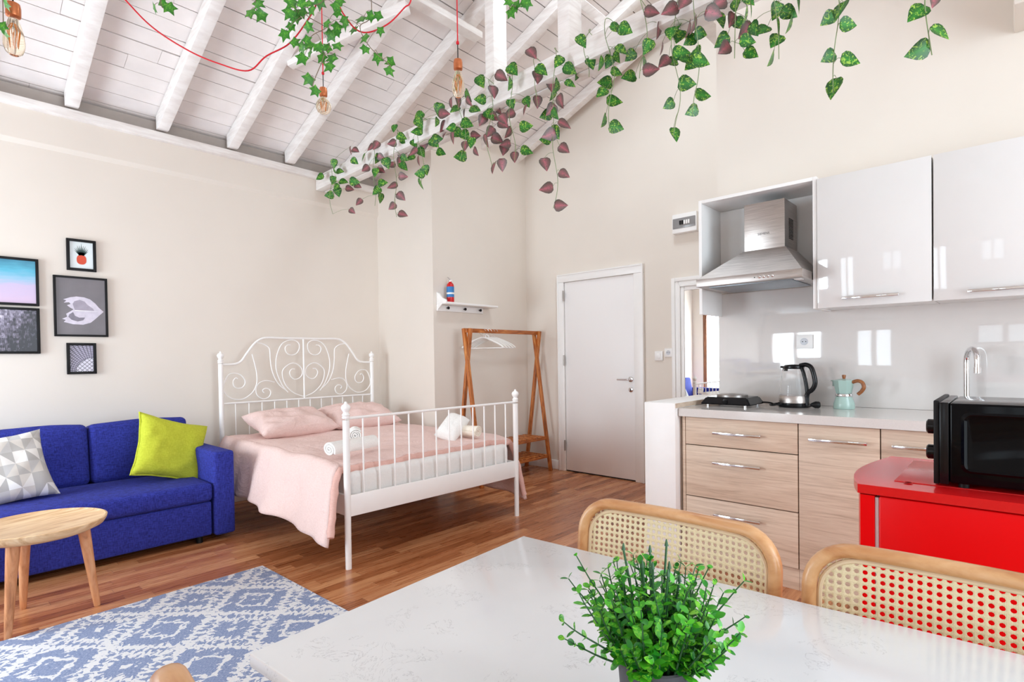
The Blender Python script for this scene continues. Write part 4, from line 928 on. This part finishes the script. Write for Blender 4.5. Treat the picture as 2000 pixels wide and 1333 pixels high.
# ------------------------------------------------------------------ hook shelf and extinguisher
t = thing('wall_shelf', 'white wall shelf with black coat knobs holding a fire extinguisher', 'shelf', (0, 0, 0))
G().box(3.385, 4.09, 3.93, 4.068, 1.725, 1.745, .004).build('shelf_board', MT['white'], t)
G().box(3.385, 3.99, 4.05, 4.069, 1.665, 1.725, .004).build('back_board', MT['white'], t)
for x in (3.387,):
    G().prism([(4.068, 1.665), (3.99, 1.725), (3.93, 1.745), (3.93, 1.76), (3.99, 1.785), (4.03, 1.83), (4.068, 1.845)], .016, Matrix(((0, 0, 1, x), (1, 0, 0, 0), (0, 1, 0, 0), (0, 0, 0, 1))), .002).build('end_bracket', MT['white'], t)
for x in (3.50, 3.72, 3.93):
    G().lathe([(.005, 0), (.006, .012), (.013, .02), (.014, .028), (.009, .034)], n=16, mtx=T(0, 0, 0, HPI, 0, 0), c=(x, 4.05, 1.697)).build('coat_knob', MT['blackm'], t)
t = thing('fire_extinguisher', 'small red fire extinguisher with a blue label on the wall shelf', 'fire extinguisher', (3.50, 3.995, 1.7455))
G().lathe([(.034, .0), (.036, .004), (.036, .155), (.030, .178), (.014, .192), (.012, .200)], n=28).build('cylinder', plain('extinguisher_red', '#c8141c', .3), t)
lb_ = G().lathe([(.0364, .05), (.0364, .15)], n=28, capb=False, capt=False).build('paper_label', plain('blue_label', '#2f79b8', .5), t)
G().lathe([(.0367, .078), (.0367, .094)], n=28, capb=False, capt=False).build('white_band', MT['white'], lb_)
g = G(); g.lathe([(.010, .198), (.012, .215), (.007, .222)], n=14); g.bar((0, 0, .222), (-.045, -.01, .238), .012, .006); g.bar((0, 0, .214), (-.042, -.01, .210), .010, .005); g.build('valve', MT['chrome'], t)
G().lathe([(.009, 0), (.009, .012)], n=14, mtx=T(0, 0, 0, HPI, 0, 0), c=(0, -.008, .208)).build('gauge', MT['white'], t)
# ------------------------------------------------------------------ framed pictures
def picture(label, x0, x1, z0, z1, mat, fw=.016, extra=None):
    t = thing('framed_picture', label, 'picture', ((x0 + x1) / 2, YL - .001, (z0 + z1) / 2), group='framed pictures above the sofa')
    w, h = (x1 - x0) / 2, (z1 - z0) / 2; g = G()
    g.box(-w, -w + fw, -.02, 0, -h, h, .001); g.box(w - fw, w, -.02, 0, -h, h, .001); g.box(-w + fw, w - fw, -.02, 0, -h, -h + fw, .001); g.box(-w + fw, w - fw, -.02, 0, h - fw, h, .001)
    g.build('frame', MT['blackm'], t)
    p = G().box(-w + fw, w - fw, -.010, -.004, -h + fw, h - fw).build('print', mat, t)
    if extra: extra(p, w, h)
    return t
m = Mat('sea_print', '#ffffff', .35); x, y, z = m.sep(m.tc()); n = m.noise(m.mapping((3, 3, 18)), 3, 4)
f = m.math('ADD', m.math('MULTIPLY', z, 3.4), m.math('MULTIPLY', n, .28)); m.color(m.ramp(m.math('ADD', f, .36), [(.0, '#cfb4cf'), (.42, '#c3b3d2'), (.56, '#8fb9d4'), (.75, '#4faeca'), (.98, '#2c7d99')]))
picture('black framed print of turquoise sea fading to lilac, cut by the left photo edge', .30, .606, 1.607, 1.928, m)
m = Mat('street_print', '#ffffff', .35); x, y, z = m.sep(m.tc())
br = m.noise(m.mapping((30, 1, 9)), 3, 5, .7, 1.0); dg = m.math('ADD', m.math('MULTIPLY', m.math('ABSOLUTE', x), 4.0), m.math('MULTIPLY', z, -1.2)); blk = m.white(m.comb(m.math('FLOOR', m.math('MULTIPLY', x, 70.0)), m.math('FLOOR', m.math('MULTIPLY', z, 60.0))))
f = m.math('ADD', m.math('MULTIPLY', br, .9), m.math('MULTIPLY', blk, .25)); f = m.math('ADD', f, m.math('MULTIPLY', z, .9)); f = m.math('ADD', f, m.math('MULTIPLY', m.math('ADD', x, .1), -1.6))
m.color(m.ramp(f, [(.28, '#1d1823'), (.5, '#6e6577'), (.66, '#a79fb3'), (.8, '#e9e4ee')]))
picture('black framed black and white street scene print, below the sea print', .30, .606, 1.281, 1.592, m)
m = plain('charcoal_print', '#6c6468', .35, vary=.12, scale=6)
MT['petal'] = plain('petal_white', '#cfc7d4', .4, vary=.1, scale=30); MT['petald'] = plain('petal_dark', '#7b7480', .4, vary=.12, scale=24); MT['petalg'] = plain('petal_grey', '#9d94a2', .4, vary=.12, scale=24)
def shell(p, w, h):
    def fan(poly, yo, mat, nm):
        g = G(); g.prism(poly, .0008, Matrix(((1, 0, 0, 0), (0, 0, 1, yo), (0, 1, 0, 0), (0, 0, 0, 1)))); g.build(nm, mat, p)
    k_ = lambda L: [((a - 628) / 1377, -(b - 687) / 1377) for a, b in L]
    fan(k_([(808, 728), (770, 690), (742, 650), (700, 610), (650, 592), (590, 588), (545, 598), (488, 622), (512, 632), (492, 655), (532, 648), (545, 664), (516, 678), (540, 700), (566, 716), (540, 738), (508, 762), (516, 790), (476, 812), (505, 822), (488, 842), (560, 862), (640, 864), (700, 842), (742, 800), (776, 762)]), -.0108, MT['petal'], 'feather_shape')
    fan(k_([(560, 662), (575, 634), (615, 620), (655, 634), (676, 664), (720, 700), (730, 722), (575, 722)]), -.0114, MT['petalg'], 'upper_shade')
    fan(k_([(532, 766), (562, 742), (575, 778), (610, 796), (656, 792), (640, 820), (596, 834), (548, 818), (524, 790)]), -.0114, MT['petald'], 'lower_shade')
    fan(k_([(575, 722), (805, 728), (575, 729)]), -.0121, MT['white'], 'centre_line')
picture('largest black framed print, a pale feather-like shape on charcoal', .682, .992, 1.403, 1.832, m, .014, shell)
m2 = plain('pale_blue_print', '#dfe8ea', .35, vary=.01)
def pine(p, w, h):
    m3 = Mat('pineapple_skin', '#e0623a', .5); x, y, z = m3.sep(m3.tc()); s1 = m3.math('SINE', m3.math('MULTIPLY', m3.math('ADD', x, z), 700.0)); s2 = m3.math('SINE', m3.math('MULTIPLY', m3.math('SUBTRACT', x, z), 700.0))
    m3.color(m3.ramp(m3.math('MULTIPLY', s1, s2), [(.0, '#e2502e'), (.5, '#a83a22')]))
    g = G(); g.prism([(.0 + .028 * math.copysign(abs(math.cos(a)) ** .8, math.cos(a)), -.032 + .034 * math.copysign(abs(math.sin(a)) ** .8, math.sin(a))) for a in [k * math.pi / 16 for k in range(32)]], .0008, Matrix(((1, 0, 0, 0), (0, 0, 1, -.0112), (0, 1, 0, 0), (0, 0, 0, 1)))); g.build('pineapple_fruit', m3, p)
    g = G()
    for k in range(11):
        a = -.95 + 1.9 * k / 10; L = .072 - .022 * abs(a) + (.006 if k % 2 else 0); sx, cz = math.sin(a), math.cos(a); base = (0.010 * sx, .0)
        g.prism([(base[0] - .006 * cz, base[1] + .006 * sx), (base[0] + .006 * cz, base[1] - .006 * sx), (base[0] + L * sx * .8, base[1] + L * cz + .004)], .0008 + k * .00005, Matrix(((1, 0, 0, 0), (0, 0, 1, -.0112), (0, 1, 0, 0), (0, 0, 0, 1))))
    g.build('pineapple_crown', plain('pine_leaf', '#2f4a46', .5), p)
picture('small black framed print of an orange pineapple, top of the group', .760, .930, 1.875, 2.100, m2, .018, pine)
m = Mat('tile_arc_print', '#ffffff', .35); x, y, z = m.sep(m.tc())
rx = m.math('SUBTRACT', x, .07); rz_ = m.math('ADD', z, .10); rad = m.math('SQRT', m.math('ADD', m.math('MULTIPLY', rx, rx), m.math('MULTIPLY', rz_, rz_)))
an = m.math('ARCTAN2', rz_, rx)
ins = m.math('LESS_THAN', rad, .105)
g1 = m.math('LESS_THAN', m.math('MINIMUM', m.math('FRACT', m.math('MULTIPLY', m.math('ADD', x, z), 36.0)), m.math('FRACT', m.math('MULTIPLY', m.math('SUBTRACT', x, z), 36.0))), .17)
g2 = m.math('LESS_THAN', m.math('MINIMUM', m.math('FRACT', m.math('MULTIPLY', rad, 80.0)), m.math('FRACT', m.math('MULTIPLY', an, 9.0))), .28)
rim = m.math('LESS_THAN', m.math('ABSOLUTE', m.math('SUBTRACT', rad, .106)), .0018)
o_ = m.mix(g2, '#aaa2b8', '#4f4858'); i_ = m.mix(g1, '#d8d4e0', '#5a5464'); m.color(m.mix(rim, m.mix(ins, o_, i_), '#2b2733'))
picture('small black framed print of a tiled arc, bottom of the group', .747, .917, 1.134, 1.357, m, .018)

# ------------------------------------------------------------------ dining table, chairs, plant
TR = math.radians(3.95)
t = thing('dining_table', 'white quartz-topped dining table in the foreground', 'dining table', (1.043, .925, 0), TR)
G().box(-.70, 0, -1.55, 0, .728, .75, .003).build('tabletop', MT['quartz'], t)
G().box(-.64, -.06, -1.49, -.06, .67, .7275, .002).build('apron', MT['wpanel'], t)
for (x, y) in ((-.62, -.08), (-.08, -.08), (-.62, -1.47), (-.08, -1.47)): G().box(x - .025, x + .025, y - .025, y + .025, 0, .67, .003).build('leg', MT['wmetal'], t)
def cesca(label):
    """cane and bentwood cantilever chair; local +X is the way the sitter faces, back at x<0"""
    t = thing('cane_chair', label, 'chair', group='cane-backed bentwood dining chairs')
    W2, Z0, Z1, r = .2325, .50, .829, .072
    def back_x(z, y): return -.245 - (z - .5) * .10 + .02 * (y / W2) ** 2 - .02
    P = []
    for (cy, cz, a0) in ((W2 - r, Z1 - r, 0), (-W2 + r, Z1 - r, HPI), (-W2 + r, Z0 + r, 2 * HPI), (W2 - r, Z0 + r, 3 * HPI)):
        for k in range(9): a = a0 + HPI * k / 8; y, z = cy + r * math.cos(a), cz + r * math.sin(a); P.append((back_x(z, y), y, z))
    Q = []
    for i in range(len(P)):
        a, b = Vector(P[i]), Vector(P[(i + 1) % len(P)]); n = max(1, int((b - a).length / .03))
        for k in range(n):
            p = a.lerp(b, k / n); Q.append((back_x(p.z, p.y), p.y, p.z))
    G().tube(Q, .0132, 14, closed=True, flat=(1.45, 1, 1)).build('back_frame', MT['bent'], t)
    inn = []
    for (x, y, z) in Q:
        c = Vector((0, (Z0 + Z1) / 2)); yy = y * (W2 - .017) / W2; zz = c.y + (z - c.y) * ((Z1 - Z0) / 2 - .017) / ((Z1 - Z0) / 2); inn.append((back_x(zz, yy) + .0, yy, zz))
    G().tube(inn, .0048, 8, closed=True).build('cane_border', MT['spline'], t)
    g = G(); pit = .0136; ny = int(2 * (W2 - .014) / pit); nz = int((Z1 - Z0 - .028) / pit); ya, za = -ny * pit / 2, (Z0 + Z1) / 2 - nz * pit / 2
    vc = {}
    def V(y, z):
        k = (round(y, 5), round(z, 5))
        if k not in vc: vc[k] = g.bm.verts.new((back_x(z, y), y, z))
        return vc[k]
    rc = r - .013
    def inside(y, z):
        dy = max(0, abs(y) - (W2 - .015 - rc)); dz = max(0, abs(z - (Z0 + Z1) / 2) - ((Z1 - Z0) / 2 - .015 - rc)); return dy * dy + dz * dz < rc * rc
    h = pit / 2
    for i in range(ny):
        for j in range(nz):
            cy, cz = ya + (i + .5) * pit, za + (j + .5) * pit
            if not inside(cy, cz): continue
            out = [(h, 0), (h, h), (0, h), (-h, h), (-h, 0), (-h, -h), (0, -h), (h, -h)]
            hr = .0043; hole = [(hr * math.cos(k * math.pi / 4), hr * math.sin(k * math.pi / 4)) for k in range(8)]
            for k in range(8):
                a, b = out[k], out[(k + 1) % 8]; c, d = hole[k], hole[(k + 1) % 8]
                g.bm.faces.new((V(cy + a[0], cz + a[1]), V(cy + b[0], cz + b[1]), V(cy + d[0], cz + d[1]), V(cy + c[0], cz + c[1])))
    o = g.build('cane_panel', MT['cane'], t, recalc=False); md = o.modifiers.new('t', 'SOLIDIFY'); md.thickness = .0016; md.offset = 0
    # seat
    P = rr(-.22, -.225, .195, .225, .06, 6); g = G(); g.tube([(x, y, .452) for x, y in P], .0175, 10, closed=True); g.build('seat_frame', MT['bent'], t)
    G().prism(rr(-.208, -.213, .183, .213, .055, 6), .004, T(0, 0, .454)).build('cane_seat', MT['cane'], t)
    for s in (-1, 1):
        pts = [(-.262, s * .195, .60), (-.258, s * .195, .50), (-.235, s * .195, .437), (-.20, s * .195, .425), (.12, s * .195, .425), (.175, s * .195, .415), (.196, s * .195, .37), (.196, s * .195, .10), (.185, s * .195, .035), (.14, s * .195, .0135), (-.20, s * .195, .0135), (-.235, s * .195, .0135)]
        G().tube(cr(pts, 5), .0115, 10).build('cantilever_leg', MT['chrome'], t)
    G().cyl((-.235, -.205, .0125), (-.235, .205, .0125), .0115, n=10).build('rear_crossbar', MT['chrome'], t)
    return t
ch = cesca('cane-backed bentwood chair across the table, behind the potted plant')
ch.location = (.905, .590, 0); ch.rotation_euler = (0, 0, math.pi + .02)
c2 = dup(ch, (.905, .060, 0), math.pi + .02, 'cane-backed bentwood chair across the table, in front of the red refrigerator')
c3 = dup(ch, (.490, .572, 0), .02, 'cane chair on the near side, only its wooden top corner showing at the bottom edge')
# plant
PC = (.592, .318)
t = thing('potted_plant', 'artificial green boxwood plant in a charcoal pot on the white table', 'plant', (PC[0], PC[1], .75), 0)
G().lathe([(.036, .0), (.038, .003), (.0445, .092), (.0425, .094), (.041, .090), (.036, .080)], n=40).build('pot', MT['pot'], t)
G().lathe([(.0, .078), (.0395, .080)], n=30, capb=False, capt=False).build('soil', MT['soil'], t)
random.seed(21)
gs, gl = G(), G(); cl = gl.bm.loops.layers.color.new('Col')
def leaf(g, cl, p, d, up, L, Wd, shape, fold=.15, curl=.15, bright=None):
    """d: direction to the tip, up: leaf normal"""
    d = d.normalized(); s = d.cross(up).normalized(); n = s.cross(d)
    mid = []; lf = []; rt = []
    for (a, w) in shape:
        c = p + d * (L * a) - n * (curl * L * a * a); mid.append(g.bm.verts.new(c))
        lf.append(g.bm.verts.new(c + s * (Wd * w) + n * (fold * Wd * w)) if w > 0 else None); rt.append(g.bm.verts.new(c - s * (Wd * w) + n * (fold * Wd * w)) if w > 0 else None)
    for side in (lf, rt):
        for i in range(len(shape) - 1):
            q = [mid[i], mid[i + 1]]
            if side[i + 1]: q.append(side[i + 1])
            if side[i]: q.append(side[i])
            if len(q) >= 3:
                if side is rt: q = q[::-1]
                f = g.bm.faces.new(q)
                for lp in f.loops: v = 0.0 if lp.vert in mid else 1.0; v = bright if bright is not None else v; lp[cl] = (v, v, v, 1)
OV = [(0, 0), (.15, .30), (.40, .5), (.65, .5), (.88, .28), (1, 0)]
def sprig(base, dirv, L, nl, lsz):
    P = [Vector(base)]; d = Vector(dirv).normalized(); steps = 9
    for k in range(steps):
        d = (d + Vector((random.uniform(-.08, .08), random.uniform(-.08, .08), random.uniform(-.02, .10)))).normalized(); P.append(P[-1] + d * (L / steps))
    gs.tube(P, .0011, 5, rs=[.0016 - .0009 * i / steps for i in range(steps + 1)])
    for k in range(nl):
        f = .22 + .78 * k / max(1, nl - 1); idx = f * steps; i = min(steps - 1, int(idx)); p = P[i].lerp(P[i + 1], idx - i); ax = (P[i + 1] - P[i]).normalized()
        sd = ax.cross(Vector((random.uniform(-1, 1), random.uniform(-1, 1), .3))).normalized(); sd = Matrix.Rotation(k * 1.57, 3, ax) @ sd
        for s in (1, -1):
            dd = (sd * s + ax * random.uniform(.5, .95)).normalized(); sz = lsz * random.uniform(.7, 1.2) * (1 - .3 * f)
            leaf(gl, cl, p, dd, (ax + dd * .2).normalized(), sz, sz * random.uniform(.5, .66), OV, .2, random.uniform(-.1, .3), random.choice([.0, .2, .4, .6, .9, 1.0]))
for k in range(150):
    a = random.uniform(0, 2 * math.pi); rr_ = .036 * math.sqrt(random.random()); tl = rr_ / .036
    tilt = tl * random.uniform(.25, .92) + random.uniform(-.1, .1); L = random.uniform(.045, .145) * (1 - .22 * tl)
    sprig((rr_ * math.cos(a), rr_ * math.sin(a), .079), (math.cos(a) * math.sin(tilt), math.sin(a) * math.sin(tilt), math.cos(tilt)), L, random.randint(6, 8), .0175)
# longer stray sprigs: to the right, to the left and low left
rv, fv = Vector((.676, -.737, 0)), Vector((.737, .676, 0))
for (r_, f_, z_, L) in ((1.0, .1, .65, .125), (.9, -.3, .5, .10), (-.95, .2, .6, .12), (-1.0, -.2, .35, .11), (-.9, -.1, .05, .10), (-.8, .1, 1.0, .135), (.75, 0, .95, .11), (-.55, -.4, .9, .12)):
    d = rv * r_ + fv * f_ + Vector((0, 0, z_)); sprig(Vector((0, 0, .082)) + d.normalized() * .022, d, L, 6, .014)
for k in range(9):
    a = k * .7; tip = random.uniform(.10, .145); r_ = random.uniform(.01, .045); gs.tube([(.3 * r_ * math.cos(a), .3 * r_ * math.sin(a), .08), (r_ * math.cos(a), r_ * math.sin(a), .08 + tip)], .0015, 6)
    gs.tube([(r_ * math.cos(a), r_ * math.sin(a), .08 + tip), (r_ * math.cos(a), r_ * math.sin(a), .088 + tip)], .002, 6, rs=[.0028, .0008])
gs.build('stems', MT['boxs'], t); gl.build('leaves', MT['box'], t, recalc=False)

# ------------------------------------------------------------------ pendants and red cords
def Pz(p): return p
def pendant(label, x, y, zb, kind, zc=None):
    """zb: height of the bulb's lowest point"""
    zc = zc or roofz(y) - .02
    t = thing('pendant_lamp', label, 'lamp', (x, y, 0), group='bare bulb pendants on red cords')
    if kind == 'globe': prof = [(0, 0), (.018, .003), (.034, .014), (.043, .033), (.044, .047), (.038, .066), (.026, .082), (.0155, .094), (.013, .104)]
    else: prof = [(0, 0), (.012, .002), (.024, .012), (.031, .032), (.032, .052), (.029, .080), (.022, .108), (.015, .130), (.0125, .142)]
    h = prof[-1][1]; inner = [(max(0, r - .0012), z + (.0012 if i < 3 else 0)) for i, (r, z) in enumerate(prof)][::-1]
    b = G().lathe(prof, c=(0, 0, zb), n=32, capb=False, capt=False).build('bulb', MT['amber'], t)
    g = G()
    for k in range(6):
        a = k * 1.047; r1, r2 = (.010, .014); g.tube([(.004 * math.cos(a), .004 * math.sin(a), zb + h * .80), (r2 * math.cos(a), r2 * math.sin(a), zb + h * .62), (r1 * math.cos(a + .3), r1 * math.sin(a + .3), zb + h * .22), (r2 * math.cos(a + .5), r2 * math.sin(a + .5), zb + h * .6)], .0009, 5)
    g.build('filament', MT['filament'], b)
    G().lathe([(.0135, 0), (.0215, .004), (.0225, .010), (.0225, .036), (.020, .050), (.010, .055), (.006, .056)], c=(0, 0, zb + h - .004), n=28).build('copper_socket', MT['copper'], t)
    zs = zb + h + .05
    G().cyl((0, 0, zs), (0, 0, zs + .075), .0024, n=8).build('black_wire', MT['blackm'], t)
    G().lathe([(.003, 0), (.0075, .003), (.0075, .013), (.004, .018)], c=(0, 0, zs + .073), n=14).build('cord_grip', MT['cord'], t)
    G().cyl((0, 0, zs + .088), (0, 0, zc), .0030, n=8).build('cord', MT['cord'], t)
    return t
pendant('round bulb pendant with copper socket hanging amid the ivy', 1.65, 2.968, 2.636, 'globe')
pendant('teardrop bulb pendant with copper socket in front of the rafters, right of the ivy', 1.874, 2.055, 2.505, 'drop')
pendant('teardrop bulb pendant at the top left corner of the photo', .277, 2.683, 2.325, 'drop')
sw = [(.55, 2.98, 2.98), (.664, 2.862, 2.787), (.744, 2.771, 2.662), (.848, 2.656, 2.56), (.937, 2.558, 2.502), (1.019, 2.467, 2.471), (1.073, 2.41, 2.533), (1.142, 2.336, 2.587), (1.197, 2.278, 2.686), (1.229, 2.245, 2.775), (1.25, 2.23, 2.95), (1.27, 2.2, 3.0), (1.289, 2.18, 2.773), (1.317, 2.147, 2.684), (1.347, 2.114, 2.638), (1.384, 2.073, 2.633), (1.438, 2.015, 2.67), (1.484, 1.966, 2.736), (1.504, 1.945, 2.769), (1.54, 1.92, 2.95)]
o = G().tube(cr(sw, 8), .0031, 8).build('swagged_cord', MT['cord']); tag(o, 'loose red electric cord swagging in loops below the rafters', 'cord')

# ------------------------------------------------------------------ hanging vines
HEART = [(0, 0), (-.06, .26), (.10, .47), (.30, .50), (.55, .38), (.80, .18), (1, 0)]
RV, UP, FW = Vector((.676, -.737, 0)), Vector((0, 0, 1)), Vector((.737, .676, 0))
vl = ['green pothos vine clump at the wall end of the tie beam', 'short mixed green vine just right of the wall end clump', 'pothos vine with six burgundy leaves hanging below the wall end of the beam', 'vine with green tips ending before the alcove corner', 'vine draping over the beam above the alcove corner, mixed leaves', 'vine of small green and burgundy leaves in front of the dark alcove wall', 'vine with one low leaf in front of the alcove wall', 'narrow dangling vine left of the door wall corner', 'long vine ending in a column of burgundy leaves above the door', 'mixed vine wrapped round the beam above the door', 'green vine with a bare tip hanging over the door wall', 'green vine high over the right half of the door wall', 'longest green vine, hanging farthest down on the door wall by the kitchen wall edge', 'green vine hanging at the edge of the kitchen wall', 'thick green vine above the fuse box', 'vine with a thin curling tip over the range hood', 'green vine hanging free above the first wall cabinet', 'short green vine hanging free near the top right corner']
random.seed(5)
for vi, vd in enumerate(VINES):
    y0, z0, z1 = vd['y'], vd['z0'], vd['z1']
    t = thing('hanging_vine', vl[vi], 'vine', (2.60, y0, z0), group='pothos vines on the tie beam')
    org = Vector((2.60, y0, z0)); gs_ = G()
    pts = []
    n = max(5, int((z0 - z1) / .08))
    for k in range(n + 1):
        f = k / n; pts.append(Vector((.0 + .02 * math.sin(k * 1.3 + vi), .022 * math.sin(k * .9 + vi * 2) * (1 - .5 * f), (z1 - z0) * f)))
    if vi < 16: pts = [Vector((.10, .02, .008)), Vector((.03, .01, .012))] + [pts[0] + Vector((-.0, 0, -.0))] + pts[1:]
    else: pts = [Vector((.03, .02, .12 if vi > 15 else 0))] + pts
    P = cr(pts, 4); gs_.tube(P, .0019, 6)
    LG, LB = G(), G(); cg = LG.bm.loops.layers.color.new('Col'); cb = LB.bm.loops.layers.color.new('Col'); ng = nb = 0
    for (x, y, z, ang, fl) in vd['L']:
        c = Vector((x, y, z)) - org; a = math.radians(ang); d = RV * math.cos(a) - UP * math.sin(a) + FW * random.uniform(-.25, .25); d.normalize()
        yaw = random.uniform(-.5, .5) if not fl & 2 else random.choice((-1, 1)) * random.uniform(1.0, 1.25)
        nrm = -FW; nrm = Matrix.Rotation(yaw, 3, d) @ nrm
        L = .078 * random.uniform(.85, 1.15)
        if abs(y - 4.6) < .5: L *= .95
        p = c - d * (L * .5); G_, c_ = (LB, cb) if fl & 1 else (LG, cg)
        leaf(G_, c_, p, d, nrm, L, L * .92, HEART, .12, .08)
        if fl & 1: nb += 1
        else: ng += 1
        q = min(P, key=lambda v: (v - p).length + max(0, p.z - v.z) * .3); m_ = (p + q) / 2 + Vector((0, 0, .012))
        if (p - q).length < .35: gs_.tube(cr([q, m_, p, p + d * .006], 3), .0011, 5)
    gs_.build('stem', MT['stem'], t)
    if ng: LG.build('green_leaves', MT['lg'], t, recalc=False)
    else: LG.bm.free()
    if nb: LB.build('burgundy_leaves', MT['lb'], t, recalc=False)
    else: LB.bm.free()
# ivy garlands on the cords: five-lobed leaves
il = ['main ivy cluster trailing round the round bulb pendant cord', 'ivy trailing down right of the round bulb pendant', 'ivy sprig at the top edge over the red swagged cord', 'small ivy sprig at the top edge left of the main cluster', 'ivy leaves beside the pendant at the top left corner', 'ivy sprig at the top edge in front of the tall post']
def ivyleaf(g, cl, c, d, nrm, L):
    s = d.cross(nrm).normalized(); ctr = g.bm.verts.new(c + nrm * (.05 * L)); ring = []
    prof = [(1.1, 0), (.62, 22), (.60, 34), (.92, 56), (.55, 78), (.52, 96), (.66, 124), (.30, 165)]
    for r_, a in prof + [(r_, -a) for r_, a in prof[::-1] if a]:
        t_ = math.radians(a); ring.append(g.bm.verts.new(c + (d * math.cos(t_) + s * math.sin(t_)) * (r_ * L * .6)))
    for k in range(len(ring)):
        f = g.bm.faces.new((ctr, ring[k], ring[(k + 1) % len(ring)]))
        for lp in f.loops: v = 0 if lp.vert is ctr else 1; lp[cl] = (v, v, v, 1)
for i, iv in enumerate(IVY):
    ls = [Vector(q[:3]) for q in iv['L']]; low = min(ls, key=lambda v: v.z); hi = max(v.z for v in ls) + .12
    cx = sum((v.x for v in ls)) / len(ls); cy = sum((v.y for v in ls)) / len(ls)
    t = thing('ivy_garland', il[i], 'ivy', (cx, cy, hi), group='ivy on the pendant cords'); org = Vector((cx, cy, hi))
    st, LG = G(), G(); cg = LG.bm.loops.layers.color.new('Col')
    srt = sorted([v - org for v in ls], key=lambda v: -v.z)
    path = [Vector((0, 0, 0))]
    for k in range(0, len(srt), 3):
        grp = srt[k:k + 3]; path.append(sum(grp, Vector()) / len(grp))
    path.append(low - org); P = cr(path, 5); st.tube(P, .0018, 6)
    for q in iv['L']:
        c = Vector(q[:3]) - org; a = math.radians(q[3]); d = (RV * math.cos(a) - UP * math.sin(a) + FW * random.uniform(-.3, .3)).normalized()
        nrm = Matrix.Rotation(random.uniform(-.8, .8), 3, d) @ (-FW + UP * -.3).normalized(); L = random.uniform(.048, .068)
        ivyleaf(LG, cg, c, d, (nrm - d * nrm.dot(d)).normalized(), L)
        p = c - d * L * .1; s_ = min(P, key=lambda v: (v - p).length); st.tube(cr([s_, (s_ + p) / 2 + Vector((0, 0, .012)), p], 3), .0010, 5)
    st.build('stem', MT['stemd'], t); LG.build('leaves', MT['ivy'], t, recalc=False)
# empties used as plain part holders carry no label of their own
for o in list(S.objects):
    for k in ('label', 'category', 'group'):
        if k in o.keys() and not o[k]: del o[k]
    if o.parent is not None and 'category' in o.keys(): del o['category']
